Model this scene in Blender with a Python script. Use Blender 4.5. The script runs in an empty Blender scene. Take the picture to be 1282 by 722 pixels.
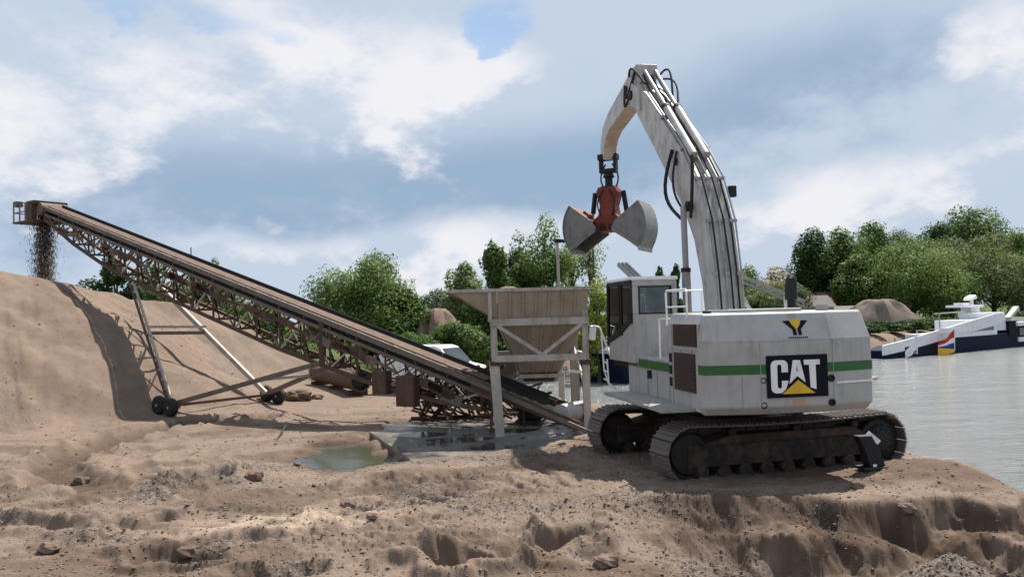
import bpy, math, random
import numpy as np
from mathutils import Vector, Matrix, Euler

random.seed(7)
SC = bpy.context.scene
COL = SC.collection
R = math.radians

# ------------------------------------------------------------------ camera
F, CX, CY = 1050.0, 641.0, 361.0          # focal length in photo pixels
HC = 3.4                                   # eye height over the sand
PITCH, ROLL = math.atan(34 / F), R(-1.5)
cam_d = bpy.data.cameras.new('camera')
cam = bpy.data.objects.new('camera', cam_d)
COL.objects.link(cam)
CAM_R = Matrix.Rotation(R(90) + PITCH, 3, 'X') @ Matrix.Rotation(ROLL, 3, 'Z')
CAM_P = Vector((0, 0, HC))
cam.matrix_world = Matrix.Translation(CAM_P) @ CAM_R.to_4x4()
cam_d.sensor_width = 36
cam_d.lens = F * 36 / 1282
cam_d.clip_start = 0.1
cam_d.clip_end = 8000
SC.camera = cam

# ------------------------------------------------------------------ light
SUN_DIR = Vector((0.36, 0.50, 1.0)).normalized()      # towards the sun
sun_d = bpy.data.lights.new('sun', 'SUN')
sun_d.energy = 5.0
sun_d.angle = R(0.5)
sun_d.color = (1.0, 0.94, 0.85)
sun = bpy.data.objects.new('sun', sun_d)
COL.objects.link(sun)
sun.location = (20, 30, 60)
sun.rotation_euler = SUN_DIR.to_track_quat('Z', 'Y').to_euler()

SC.view_settings.view_transform = 'Standard'
SC.view_settings.look = 'None'
SC.view_settings.exposure = 0.65
SC.view_settings.gamma = 1.0
SC.view_settings.use_curve_mapping = False

def ray(px, py):
    d = Vector(((px - CX) / F, (CY - py) / F, -1.0))
    return (CAM_R @ d)
def G(px, py, z=0.0):                      # pixel -> point on the level z
    d = ray(px, py)
    t = (z - HC) / d.z
    return CAM_P + d * t
def AT(px, py, Y):                         # pixel -> point at distance Y
    d = ray(px, py)
    return CAM_P + d * (Y / d.y)

# ------------------------------------------------------------------ sky
def srgb(r, g, b):
    f = lambda c: (c / 255 / 12.92) if c / 255 <= .04045 else ((c / 255 + .055) / 1.055) ** 2.4
    return (f(r), f(g), f(b), 1)

W = bpy.data.worlds.new('World')
SC.world = W
W.use_nodes = True
nt = W.node_tree
nt.nodes.clear()
def wn(t, **kw):
    n = nt.nodes.new(t)
    for k, v in kw.items():
        setattr(n, k, v)
    return n
def wl(v, sock):
    if isinstance(v, (int, float)):
        sock.default_value = v
    elif isinstance(v, tuple):
        sock.default_value = v
    else:
        nt.links.new(v, sock)
def wm(op, a, b=0.0, c=None):
    n = wn('ShaderNodeMath', operation=op)
    wl(a, n.inputs[0]); wl(b, n.inputs[1])
    if c is not None: wl(c, n.inputs[2])
    return n.outputs[0]
def wsmooth(v, lo, hi):
    n = wn('ShaderNodeMapRange', interpolation_type='SMOOTHSTEP')
    wl(v, n.inputs[0]); n.inputs[1].default_value = lo; n.inputs[2].default_value = hi
    return n.outputs[0]
def wmix(f, a, b):
    n = wn('ShaderNodeMix', data_type='RGBA')
    wl(f, n.inputs[0]); wl(a, n.inputs[6]); wl(b, n.inputs[7])
    return n.outputs[2]
tc = wn('ShaderNodeTexCoord')
sep = wn('ShaderNodeSeparateXYZ')
nt.links.new(tc.outputs['Generated'], sep.inputs[0])
mp = wn('ShaderNodeMapping')
mp.inputs['Scale'].default_value = (1, 1, 1.7)
nt.links.new(tc.outputs['Generated'], mp.inputs[0])
def wnoise(scale, detail, rough, off):
    m2 = wn('ShaderNodeMapping'); m2.inputs['Location'].default_value = off
    nt.links.new(mp.outputs[0], m2.inputs[0])
    n = wn('ShaderNodeTexNoise'); n.inputs['Scale'].default_value = scale
    n.inputs['Detail'].default_value = detail; n.inputs['Roughness'].default_value = rough
    nt.links.new(m2.outputs[0], n.inputs[0])
    return n.outputs[0]
n1 = wnoise(3.2, 9, .56, (1.3, .2, .5))
n2 = wnoise(9.5, 10, .60, (4.1, 2.2, .9))
n3 = wnoise(2.1, 5, .5, (7.7, 3.1, 5.2))
dx = wm('ADD', sep.outputs[0], wm('MULTIPLY', wm('SUBTRACT', n1, .5), .20))
dz = wm('ADD', sep.outputs[2], wm('MULTIPLY', wm('SUBTRACT', n2, .5), .11))
def blob(px, py, sx, sy, amp=1.0, tilt=0.0):
    d = ray(px, py).normalized()
    a = wm('SUBTRACT', dx, d.x); b = wm('SUBTRACT', dz, d.z)
    if tilt:
        b = wm('SUBTRACT', b, wm('MULTIPLY', a, tilt))
    a = wm('DIVIDE', a, sx / F); b = wm('DIVIDE', b, sy / F)
    q = wm('ADD', wm('MULTIPLY', a, a), wm('MULTIPLY', b, b))
    return wm('MULTIPLY', wm('POWER', 2.7183, wm('MULTIPLY', q, -1.0)), amp)
def total(l):
    r = l[0]
    for k in l[1:]:
        r = wm('ADD', r, k)
    return r
white = total([blob(50, 120, 110, 110, .88), blob(225, 110, 95, 75, .72), blob(410, 60, 150, 75, .78), blob(500, 130, 60, 70, .6),
               blob(600, 90, 85, 55, 1.0), blob(480, 160, 45, 55, .5), blob(1250, 50, 75, 70, 1.0),
               blob(1180, 205, 150, 50, .75, .3), blob(980, 250, 110, 45, .8), blob(570, 300, 120, 45, .8),
               blob(330, 310, 120, 22, .55), blob(720, 290, 160, 35, .5), blob(0, 210, 50, 50, .6)])
dark = total([blob(400, 245, 260, 60, .95), blob(180, 215, 150, 55, .6), blob(640, 215, 170, 55, .75),
              blob(860, 150, 200, 75, .8, .35), blob(1080, 90, 130, 75, .6, .2), blob(60, 290, 120, 45, .55)])
blue = total([blob(160, 12, 150, 30, .95), blob(602, 18, 62, 40, 1.25), blob(760, 30, 70, 40, .35), blob(960, 345, 110, 30, .5)])
fw = wsmooth(total([white, wm('MULTIPLY', wm('SUBTRACT', n1, .5), 2.0), wm('MULTIPLY', wm('SUBTRACT', n2, .5), 2.6)]), .30, 1.15)
fd = wsmooth(total([dark, wm('MULTIPLY', wm('SUBTRACT', n3, .5), 1.2), wm('MULTIPLY', wm('SUBTRACT', n2, .5), 1.7)]), .05, 1.25)
fb = wsmooth(total([blue, wm('MULTIPLY', wm('SUBTRACT', n1, .5), 1.5), wm('MULTIPLY', wm('SUBTRACT', n2, .5), 1.8)]), .45, 1.0)
sky = wn('ShaderNodeTexSky', sky_type='NISHITA')
sky.sun_disc = False
sky.sun_elevation = math.asin(SUN_DIR.z)
sky.sun_rotation = math.atan2(SUN_DIR.x, SUN_DIR.y)
SKY_S = 0.10
def cl(r, g, b):
    c = srgb(r, g, b)
    k = SKY_S * 2 ** 0.65
    return (c[0] / k, c[1] / k, c[2] / k, 1)
base = wmix(fd, cl(197, 211, 229), cl(155, 179, 206))
base = wmix(wm('MULTIPLY', fw, .90), base, cl(245, 244, 248))
skyc = wmix(.8, sky.outputs[0], cl(160, 194, 236))
base = wmix(wm('MULTIPLY', fb, .8), base, skyc)
bg = wn('ShaderNodeBackground')
bg.inputs[1].default_value = SKY_S
nt.links.new(base, bg.inputs[0])
wo = wn('ShaderNodeOutputWorld')
nt.links.new(bg.outputs[0], wo.inputs[0])

# ------------------------------------------------------------------ mesh helpers
def link(o, parent=None):
    COL.objects.link(o)
    if parent: o.parent = parent
    return o
def tag(o, label=None, cat=None, group=None, kind=None):
    if label: o['label'] = label
    if cat: o['category'] = cat
    if group: o['group'] = group
    if kind: o['kind'] = kind
    return o
def empty(name, loc, rz=0, label=None, cat=None, group=None):
    o = bpy.data.objects.new(name, None)
    o.empty_display_size = .2
    o.location = loc
    o.rotation_euler = (0, 0, rz)
    return tag(link(o), label, cat, group)
def frame(axis):
    z = Vector(axis).normalized()
    up = Vector((0, 0, 1)) if abs(z.z) < .95 else Vector((0, 1, 0))
    x = up.cross(z).normalized()
    return x, z.cross(x), z
class MB:
    def __init__(s): s.v = []; s.f = []
    def add(s, vs, fs):
        n = len(s.v)
        s.v += [tuple(p) for p in vs]
        s.f += [tuple(i + n for i in f) for f in fs]
        return s
    def box(s, x0, x1, y0, y1, z0, z1, m=None):
        vs = [Vector((x, y, z)) for z in (z0, z1) for y in (y0, y1) for x in (x0, x1)]
        if m: vs = [m @ p for p in vs]
        return s.add(vs, [(0, 2, 3, 1), (4, 5, 7, 6), (0, 1, 5, 4), (2, 6, 7, 3), (0, 4, 6, 2), (1, 3, 7, 5)])
    def bar(s, p0, p1, w, h=None):
        p0, p1 = Vector(p0), Vector(p1); h = h or w
        x, y, z = frame(p1 - p0)
        vs = [p + x * a * w / 2 + y * b * h / 2 for p in (p0, p1) for b in (-1, 1) for a in (-1, 1)]
        return s.add(vs, [(0, 2, 3, 1), (4, 5, 7, 6), (0, 1, 5, 4), (2, 6, 7, 3), (0, 4, 6, 2), (1, 3, 7, 5)])
    def tube(s, pts, r, n=8, cap=True):
        pts = [Vector(p) for p in pts]
        rs = r if isinstance(r, (list, tuple)) else [r] * len(pts)
        rings = []
        x = None
        for i, p in enumerate(pts):
            d = (pts[min(i + 1, len(pts) - 1)] - pts[max(i - 1, 0)])
            if x is None: x, y, z = frame(d)
            else:
                z = d.normalized(); x = (x - z * x.dot(z)).normalized(); y = z.cross(x)
            rings.append([p + (x * math.cos(2 * math.pi * k / n) + y * math.sin(2 * math.pi * k / n)) * rs[i] for k in range(n)])
        vs = [q for g in rings for q in g]
        fs = [(i * n + k, i * n + (k + 1) % n, (i + 1) * n + (k + 1) % n, (i + 1) * n + k) for i in range(len(pts) - 1) for k in range(n)]
        if cap: fs += [tuple(range(n - 1, -1, -1)), tuple(range((len(pts) - 1) * n, len(pts) * n))]
        return s.add(vs, fs)
    def lathe(s, c, axis, prof, n=24):      # prof: list of (along, radius)
        c = Vector(c); x, y, z = frame(axis)
        vs = [c + z * a + (x * math.cos(2 * math.pi * k / n) + y * math.sin(2 * math.pi * k / n)) * r for a, r in prof for k in range(n)]
        m = len(prof)
        fs = [(i * n + k, i * n + (k + 1) % n, (i + 1) * n + (k + 1) % n, (i + 1) * n + k) for i in range(m - 1) for k in range(n)]
        fs += [tuple(range(n - 1, -1, -1)), tuple(range((m - 1) * n, m * n))]
        return s.add(vs, fs)
    def loft(s, rings, close=True):
        n = len(rings[0])
        vs = [q for g in rings for q in g]
        fs = [(i * n + k, i * n + (k + 1) % n, (i + 1) * n + (k + 1) % n, (i + 1) * n + k) for i in range(len(rings) - 1) for k in range(n)]
        if close: fs += [tuple(range(n - 1, -1, -1)), tuple(range((len(rings) - 1) * n, len(rings) * n))]
        return s.add(vs, fs)
    def prism(s, pts, off):                 # planar polygon extruded by the vector off
        off = Vector(off); n = len(pts)
        a = [Vector(p) for p in pts]
        return s.add(a + [p + off for p in a], [tuple(range(n - 1, -1, -1)), tuple(range(n, 2 * n))] + [(k, (k + 1) % n, n + (k + 1) % n, n + k) for k in range(n)])
    def mesh(s, name, mat, smooth=False):
        me = bpy.data.meshes.new(name)
        me.from_pydata(s.v, [], s.f)
        me.materials.append(mat)
        if smooth:
            me.polygons.foreach_set('use_smooth', [True] * len(me.polygons))
        me.update()
        return me
    def build(s, name, mat, parent=None, smooth=False, bevel=0, loc=None, rz=0):
        o = bpy.data.objects.new(name, s.mesh(name, mat, smooth))
        if loc is not None: o.location = loc
        if rz: o.rotation_euler = (0, 0, rz)
        if smooth and not bevel:
            md = o.modifiers.new('edges', 'EDGE_SPLIT'); md.split_angle = R(35)
        if bevel:
            md = o.modifiers.new('bevel', 'BEVEL'); md.width = bevel; md.segments = 2; md.limit_method = 'ANGLE'; md.angle_limit = R(25)
            md.harden_normals = False
        return link(o, parent)
def inst(name, mesh, parent, mtx=None):
    o = bpy.data.objects.new(name, mesh)
    if mtx is not None: o.matrix_local = mtx
    return link(o, parent)
_unit = {}
def bar(parent, name, p0, p1, w, h, mat):   # one beam, all beams of a material share one box mesh
    if mat.name not in _unit:
        _unit[mat.name] = MB().box(-.5, .5, -.5, .5, 0, 1).mesh('beam', mat)
    p0, p1 = Vector(p0), Vector(p1)
    x, y, z = frame(p1 - p0)
    L = (p1 - p0).length
    m = Matrix(((x.x * w, y.x * h, z.x * L, p0.x), (x.y * w, y.y * h, z.y * L, p0.y), (x.z * w, y.z * h, z.z * L, p0.z), (0, 0, 0, 1)))
    o = inst(name, _unit[mat.name], parent)
    o.matrix_local = m
    return o
def fast(name, v, f, mat, smooth=False, parent=None):
    v = np.asarray(v, dtype=np.float32); f = np.asarray(f, dtype=np.int32)
    me = bpy.data.meshes.new(name)
    me.vertices.add(len(v)); me.vertices.foreach_set('co', v.ravel())
    k = f.shape[1]
    me.loops.add(f.size); me.loops.foreach_set('vertex_index', f.ravel())
    me.polygons.add(len(f)); me.polygons.foreach_set('loop_start', np.arange(0, f.size, k, dtype=np.int32))
    if smooth: me.polygons.foreach_set('use_smooth', np.ones(len(f), dtype=bool))
    me.materials.append(mat)
    me.update(calc_edges=True); me.validate()
    return link(bpy.data.objects.new(name, me), parent)

# ------------------------------------------------------------------ materials
def nodes(name):
    m = bpy.data.materials.new(name); m.use_nodes = True
    t = m.node_tree
    return m, t, t.nodes['Principled BSDF']
def ramp(t, fac, stops):
    r = t.nodes.new('ShaderNodeValToRGB')
    e = r.color_ramp.elements
    while len(e) < len(stops): e.new(.5)
    for i, (p, c) in enumerate(stops):
        e[i].position = p; e[i].color = (*c[:3], 1)
    t.links.new(fac, r.inputs[0])
    return r.outputs[0]
def tnoise(t, scale, detail=5, rough=.55, coord='Object', sc=None):
    c = t.nodes.new('ShaderNodeTexCoord'); n = t.nodes.new('ShaderNodeTexNoise')
    n.inputs['Scale'].default_value = scale; n.inputs['Detail'].default_value = detail; n.inputs['Roughness'].default_value = rough
    src = c.outputs[coord]
    if sc:
        m = t.nodes.new('ShaderNodeMapping'); m.inputs['Scale'].default_value = sc
        t.links.new(src, m.inputs[0]); src = m.outputs[0]
    t.links.new(src, n.inputs[0])
    return n.outputs[0]
def bump(t, p, h, strength, dist):
    b = t.nodes.new('ShaderNodeBump'); b.inputs['Strength'].default_value = strength; b.inputs['Distance'].default_value = dist
    t.links.new(h, b.inputs['Height']); t.links.new(b.outputs[0], p.inputs['Normal'])
def paint(name, col, dirt, amount=.5, rough=.5, metal=0, scale=2.5, streak=True, spec=.4):
    m, t, p = nodes(name)
    g = t.nodes.new('ShaderNodeNewGeometry')
    def pn(s, d, sc):
        n = t.nodes.new('ShaderNodeTexNoise'); n.inputs['Scale'].default_value = s; n.inputs['Detail'].default_value = d
        n.inputs['Roughness'].default_value = .6
        mp_ = t.nodes.new('ShaderNodeMapping'); mp_.inputs['Scale'].default_value = sc
        t.links.new(g.outputs['Position'], mp_.inputs[0]); t.links.new(mp_.outputs[0], n.inputs[0])
        return n.outputs[0]
    a = pn(scale, 7, (1, 1, 1)); b = pn(scale * 2.2, 5, (1, 1, .12) if streak else (1, 1, 1))
    mx = t.nodes.new('ShaderNodeMath'); mx.operation = 'MULTIPLY'
    t.links.new(a, mx.inputs[0]); t.links.new(b, mx.inputs[1])
    lo = .36 - .24 * amount
    mix = [col[k] * .93 for k in range(3)]
    c = ramp(t, mx.outputs[0], [(max(0, lo - .06), col), (lo, mix), (min(1, lo + .28), dirt)])
    t.links.new(c, p.inputs['Base Color'])
    rr = t.nodes.new('ShaderNodeMapRange'); t.links.new(a, rr.inputs[0])
    rr.inputs[3].default_value = max(.05, rough - .12); rr.inputs[4].default_value = min(1, rough + .18)
    t.links.new(rr.outputs[0], p.inputs['Roughness'])
    p.inputs['Metallic'].default_value = metal
    p.inputs['Specular IOR Level'].default_value = spec
    bump(t, p, pn(30, 4, (1, 1, 1)), .12, .01)
    return m
M = {}
M['white'] = paint('white_paint', (.40, .393, .38), (.24, .205, .17), .40, .36)
M['boomwhite'] = paint('boom_white_paint', (.50, .485, .46), (.22, .185, .15), .60, .42)
M['stickunder'] = paint('brownish_white_paint', (.50, .42, .33), (.24, .17, .12), .6, .6)  # stick underside, browner than the boom paint
M['grey_plate'] = paint('grey_plate', (.33, .32, .31), (.18, .15, .12), .5, .55)
M['black'] = paint('black_steel', (.008, .008, .009), (.025, .021, .019), .4, .6)
M['rubber'] = paint('rubber', (.014, .014, .014), (.06, .05, .045), .4, .75, streak=False)
M['track'] = paint('track_steel', (.15, .13, .125), (.20, .16, .13), .6, .6, .25, 6, False)
M['frame_dark'] = paint('oily_steel', (.016, .013, .012), (.055, .03, .022), .6, .65, .2, 4, False)
M['dusty'] = paint('dusty_track_frame', (.022, .017, .015), (.105, .070, .050), .75, .8, .1, 3, False)
M['green'] = paint('green_stripe', (.022, .115, .022), (.05, .09, .04), .35, .4)
M['vent'] = paint('brown_vent', (.050, .028, .022), (.10, .07, .05), .4, .6)
M['red'] = paint('red_orange_paint', (.18, .026, .012), (.08, .03, .02), .55, .5, 0, 3)
M['shell'] = paint('worn_grey_steel', (.20, .195, .19), (.10, .075, .06), .55, .45, .3, 3)
M['chrome'] = paint('pipe_steel', (.40, .39, .37), (.15, .13, .11), .5, .38, .5, 4)
M['rust'] = paint('rusty_steel', (.085, .052, .038), (.17, .085, .05), .6, .8, .1, 2.5)
M['rust2'] = paint('grey_rusty_steel', (.17, .135, .11), (.10, .055, .035), .6, .75, .1, 2.5)
M['palesteel'] = paint('pale_weathered_steel', (.42, .39, .35), (.20, .13, .09), .5, .6, .1, 3)
M['hopper'] = paint('tan_weathered_sheet', (.38, .325, .25), (.25, .195, .14), .5, .7, 0, 1.6)
M['hopperbeam'] = paint('hopper_beam_paint', (.45, .42, .38), (.20, .14, .10), .55, .6, 0, 2.5)
M['belt'] = paint('belt_with_sand', (.15, .095, .072), (.08, .052, .042), .5, .9, 0, 3, False)
M['beltblack'] = paint('belt_edge', (.02, .018, .017), (.05, .04, .035), .4, .85)
M['navy'] = paint('navy_hull', (.006, .010, .032), (.012, .015, .03), .3, .7, spec=.15)
M['shipwhite'] = paint('ship_white', (.76, .76, .78), (.5, .48, .45), .3, .35)
M['yellow'] = paint('yellow_paint', (.72, .44, .02), (.5, .3, .05), .25, .45)
M['panelblack'] = paint('panel_black', (.006, .008, .014), (.015, .015, .016), .2, .7, spec=.15)
M['letter'] = paint('letter_white', (.82, .82, .82), (.6, .58, .55), .25, .4)
M['orange'] = paint('faded_orange', (.52, .24, .10), (.6, .4, .28), .6, .6)
M['flagred'] = paint('flag_red', (.45, .02, .02), (.35, .03, .03), .2, .8)
M['flagblue'] = paint('flag_blue', (.015, .03, .20), (.02, .03, .12), .2, .8)
M['flagwhite'] = paint('flag_white', (.78, .76, .78), (.6, .55, .55), .2, .8)
M['flagyellow'] = paint('flag_yellow', (.75, .45, .03), (.6, .35, .05), .2, .8)
M['roof'] = paint('red_brown_tiles', (.15, .062, .045), (.19, .12, .09), .5, .85)
M['darkroof'] = paint('dark_roof_sheet', (.10, .095, .09), (.16, .14, .12), .5, .8)
M['brick'] = paint('brick_wall', (.22, .13, .10), (.3, .22, .18), .5, .9)
M['housewall'] = paint('grey_wall', (.40, .38, .34), (.25, .22, .2), .4, .9)
M['bark'] = paint('bark', (.085, .065, .05), (.15, .12, .10), .5, .95, 0, 4)
def glass():
    m, t, p = nodes('tinted_glass')
    p.inputs['Base Color'].default_value = (.025, .035, .04, 1); p.inputs['Roughness'].default_value = .06
    p.inputs['Specular IOR Level'].default_value = .7
    n = tnoise(t, 1.5, 3); c = ramp(t, n, [(.3, (.015, .022, .028)), (.8, (.05, .065, .07))])
    t.links.new(c, p.inputs['Base Color'])
    return m
M['glass'] = glass()
def clearglass():
    m, t, p = nodes('cab_glass')
    tr = t.nodes.new('ShaderNodeBsdfTransparent'); tr.inputs[0].default_value = (.42, .48, .46, 1)
    gl = t.nodes.new('ShaderNodeBsdfGlossy'); gl.inputs['Roughness'].default_value = .04
    fr = t.nodes.new('ShaderNodeFresnel'); fr.inputs[0].default_value = 1.5
    n = tnoise(t, 3, 2)
    mr = t.nodes.new('ShaderNodeMath'); mr.operation = 'MULTIPLY_ADD'
    t.links.new(n, mr.inputs[0]); mr.inputs[1].default_value = .12; t.links.new(fr.outputs[0], mr.inputs[2])
    mx = t.nodes.new('ShaderNodeMixShader')
    t.links.new(mr.outputs[0], mx.inputs[0]); t.links.new(tr.outputs[0], mx.inputs[1]); t.links.new(gl.outputs[0], mx.inputs[2])
    t.links.new(mx.outputs[0], t.nodes['Material Output'].inputs[0])
    return m
M['clear'] = clearglass()
def sandmat(name, attr=True, tint=(1, 1, 1)):
    m, t, p = nodes(name)
    T = lambda c: tuple(c[k] * tint[k] * (1.19, 1.19, 1.17)[k] for k in range(3))
    big = tnoise(t, .35, 6, .6); mid = tnoise(t, 2.3, 8, .65); fine = tnoise(t, 38, 4, .7)
    c1 = ramp(t, mid, [(.30, T((.118, .083, .066))), (.5, T((.172, .126, .099))), (.72, T((.222, .168, .134)))])
    c2 = ramp(t, big, [(.35, T((.138, .099, .077))), (.65, T((.204, .152, .120)))])
    mx = t.nodes.new('ShaderNodeMix'); mx.data_type = 'RGBA'; mx.inputs[0].default_value = .45
    t.links.new(c1, mx.inputs[6]); t.links.new(c2, mx.inputs[7])
    # grains and small pebbles
    vo = t.nodes.new('ShaderNodeTexVoronoi'); vo.inputs['Scale'].default_value = 34
    tcn = t.nodes.new('ShaderNodeTexCoord'); t.links.new(tcn.outputs['Object'], vo.inputs[0])
    sp = t.nodes.new('ShaderNodeSeparateColor'); t.links.new(vo.outputs['Color'], sp.inputs[0])
    peb = ramp(t, sp.outputs[0], [(0, (.060, .048, .041)), (.35, (.11, .088, .074)), (.75, (.17, .142, .12)), (1, (.26, .23, .205))])
    gm = t.nodes.new('ShaderNodeMix'); gm.data_type = 'RGBA'
    t.links.new(mx.outputs[2], gm.inputs[6]); t.links.new(peb, gm.inputs[7])
    out = gm.outputs[2]
    if attr:
        a = t.nodes.new('ShaderNodeAttribute'); a.attribute_name = 'gravel'
        fm = t.nodes.new('ShaderNodeMath'); fm.operation = 'MULTIPLY_ADD'
        fine2 = ramp(t, fine, [(.4, (0, 0, 0)), (.65, (1, 1, 1))])
        t.links.new(a.outputs['Fac'], fm.inputs[0]); fm.inputs[1].default_value = .8
        f3 = t.nodes.new('ShaderNodeMath'); f3.operation = 'MULTIPLY'; t.links.new(fine2, f3.inputs[0]); f3.inputs[1].default_value = .26
        t.links.new(f3.outputs[0], fm.inputs[2]); t.links.new(fm.outputs[0], gm.inputs[0])
        d = t.nodes.new('ShaderNodeAttribute'); d.attribute_name = 'damp_shade'
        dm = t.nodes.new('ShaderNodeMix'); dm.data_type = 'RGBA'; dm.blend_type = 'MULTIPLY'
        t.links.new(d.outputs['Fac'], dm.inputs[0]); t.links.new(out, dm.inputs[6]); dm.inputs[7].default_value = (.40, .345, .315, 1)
        pa = t.nodes.new('ShaderNodeAttribute'); pa.attribute_name = 'pale'
        pmx = t.nodes.new('ShaderNodeMix'); pmx.data_type = 'RGBA'; t.links.new(pa.outputs['Fac'], pmx.inputs[0]); t.links.new(dm.outputs[2], pmx.inputs[6]); pmx.inputs[7].default_value = (.37, .285, .22, 1)
        dm = pmx
        g2 = t.nodes.new('ShaderNodeAttribute'); g2.attribute_name = 'grass'
        gr = t.nodes.new('ShaderNodeMix'); gr.data_type = 'RGBA'
        t.links.new(g2.outputs['Fac'], gr.inputs[0]); t.links.new(dm.outputs[2], gr.inputs[6])
        gc = ramp(t, mid, [(.3, (.035, .06, .018)), (.7, (.09, .13, .035))])
        t.links.new(gc, gr.inputs[7])
        out = gr.outputs[2]
    else:
        gm.inputs[0].default_value = .12
    t.links.new(out, p.inputs['Base Color'])
    p.inputs['Roughness'].default_value = .95; p.inputs['Specular IOR Level'].default_value = .12
    ad = t.nodes.new('ShaderNodeMath'); ad.operation = 'MULTIPLY_ADD'
    t.links.new(fine, ad.inputs[0]); ad.inputs[1].default_value = .5; t.links.new(mid, ad.inputs[2])
    f2 = tnoise(t, 85, 3, .7)
    ad2 = t.nodes.new('ShaderNodeMath'); ad2.operation = 'MULTIPLY_ADD'
    t.links.new(f2, ad2.inputs[0]); ad2.inputs[1].default_value = .28; t.links.new(ad.outputs[0], ad2.inputs[2])
    bump(t, p, ad2.outputs[0], .7, .045)
    return m
M['sand'] = sandmat('sand')
M['sandload'] = sandmat('loose_sand', False)
M['greysand'] = sandmat('far_grey_sand', False, (1.05, 1.12, 1.25))
def concrete(name, a, b, rough0, rough1):
    m, t, p = nodes(name)
    n = tnoise(t, .9, 8, .62); n2_ = tnoise(t, 6, 6, .6)
    c = ramp(t, n, [(.35, a), (.6, b)])
    c2 = ramp(t, n2_, [(.3, (.72, .72, .72)), (.7, (1, 1, 1))])
    mx = t.nodes.new('ShaderNodeMix'); mx.data_type = 'RGBA'; mx.blend_type = 'MULTIPLY'; mx.inputs[0].default_value = 1
    t.links.new(c, mx.inputs[6]); t.links.new(c2, mx.inputs[7]); t.links.new(mx.outputs[2], p.inputs['Base Color'])
    mr = t.nodes.new('ShaderNodeMapRange'); t.links.new(n, mr.inputs[0]); mr.inputs[1].default_value = .4; mr.inputs[2].default_value = .58
    mr.inputs[3].default_value = rough0; mr.inputs[4].default_value = rough1
    t.links.new(mr.outputs[0], p.inputs['Roughness'])
    bump(t, p, n2_, .15, .01)
    return m
M['concrete'] = concrete('wet_concrete', (.050, .051, .053), (.150, .126, .102), .08, .6)
M['leg_concrete'] = concrete('pale_concrete', (.40, .37, .32), (.55, .51, .45), .7, .9)
def watermat(name, col, sc, strength, dist, rough):
    m, t, p = nodes(name)
    p.inputs['Base Color'].default_value = (*col, 1); p.inputs['Roughness'].default_value = rough
    p.inputs['IOR'].default_value = 1.33; p.inputs['Specular IOR Level'].default_value = .5
    a = tnoise(t, sc, 6, .6, 'Object', (1, 2.2, 1)); b = tnoise(t, sc * .2, 3, .5, 'Object', (1, 1.6, 1))
    s = t.nodes.new('ShaderNodeMath'); s.operation = 'MULTIPLY_ADD'; t.links.new(b, s.inputs[0]); s.inputs[1].default_value = 2.6; t.links.new(a, s.inputs[2])
    bump(t, p, s.outputs[0], strength, dist)
    return m
M['water'] = watermat('river_water', (.17, .18, .18), 1.9, 1.0, .20, .14)
M['pond'] = watermat('pond_water', (.060, .056, .042), 2.5, .12, .02, .05)
def leafmat(name, a, b, transl=.5):
    a = tuple(1.85 * c for c in a); b = tuple(1.85 * c for c in b)
    m, t, p = nodes(name)
    g = t.nodes.new('ShaderNodeNewGeometry')
    c = ramp(t, g.outputs['Random Per Island'], [(0, tuple(.72 * a[k] + .28 * b[k] for k in range(3))), (1, tuple(.25 * a[k] + .75 * b[k] for k in range(3)))])
    big = tnoise(t, .55, 4, .6)
    c2 = ramp(t, big, [(.3, (.62, .66, .66)), (.7, (1.15, 1.1, 1.0))])
    mx = t.nodes.new('ShaderNodeMix'); mx.data_type = 'RGBA'; mx.blend_type = 'MULTIPLY'; mx.inputs[0].default_value = 1
    t.links.new(c, mx.inputs[6]); t.links.new(c2, mx.inputs[7])
    t.links.new(mx.outputs[2], p.inputs['Base Color'])
    p.inputs['Roughness'].default_value = .55; p.inputs['Specular IOR Level'].default_value = .25
    tr = t.nodes.new('ShaderNodeBsdfTranslucent'); t.links.new(mx.outputs[2], tr.inputs[0])
    ms = t.nodes.new('ShaderNodeMixShader'); ms.inputs[0].default_value = transl
    t.links.new(p.outputs[0], ms.inputs[1]); t.links.new(tr.outputs[0], ms.inputs[2])
    t.links.new(ms.outputs[0], t.nodes['Material Output'].inputs[0])
    return m
LEAF = {
    'green': leafmat('leaf_green', (.030, .062, .014), (.080, .125, .030)),
    'willow': leafmat('leaf_willow', (.050, .090, .022), (.115, .160, .050)),
    'dark': leafmat('leaf_dark', (.014, .034, .010), (.040, .070, .020)),
    'pale': leafmat('leaf_pale', (.075, .110, .040), (.150, .185, .080)),
    'yellow': leafmat('leaf_yellow_green', (.095, .130, .020), (.200, .220, .055)),
    'olive': leafmat('leaf_olive', (.055, .080, .028), (.115, .130, .055)),
    'tan': leafmat('leaf_tan', (.13, .11, .05), (.22, .18, .10)),
    'blue': leafmat('leaf_blue_green', (.050, .080, .055), (.100, .130, .090)),
}
# ------------------------------------------------------------------ terrain
_rng = np.random.RandomState(11)
_perm = np.concatenate([_rng.permutation(256)] * 3)
_ang = _rng.rand(256) * 2 * np.pi
_gx, _gy = np.cos(_ang), np.sin(_ang)
def gnoise(x, y):
    xi = np.floor(x).astype(int); yi = np.floor(y).astype(int)
    xf = x - xi; yf = y - yi
    u = xf ** 3 * (xf * (xf * 6 - 15) + 10); v = yf ** 3 * (yf * (yf * 6 - 15) + 10)
    def g(i, j, a, b):
        h = _perm[_perm[(xi + i) & 255] + ((yi + j) & 255)]
        return _gx[h] * a + _gy[h] * b
    n00 = g(0, 0, xf, yf); n10 = g(1, 0, xf - 1, yf); n01 = g(0, 1, xf, yf - 1); n11 = g(1, 1, xf - 1, yf - 1)
    return ((n00 * (1 - u) + n10 * u) * (1 - v) + (n01 * (1 - u) + n11 * u) * v) * 1.5
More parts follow.
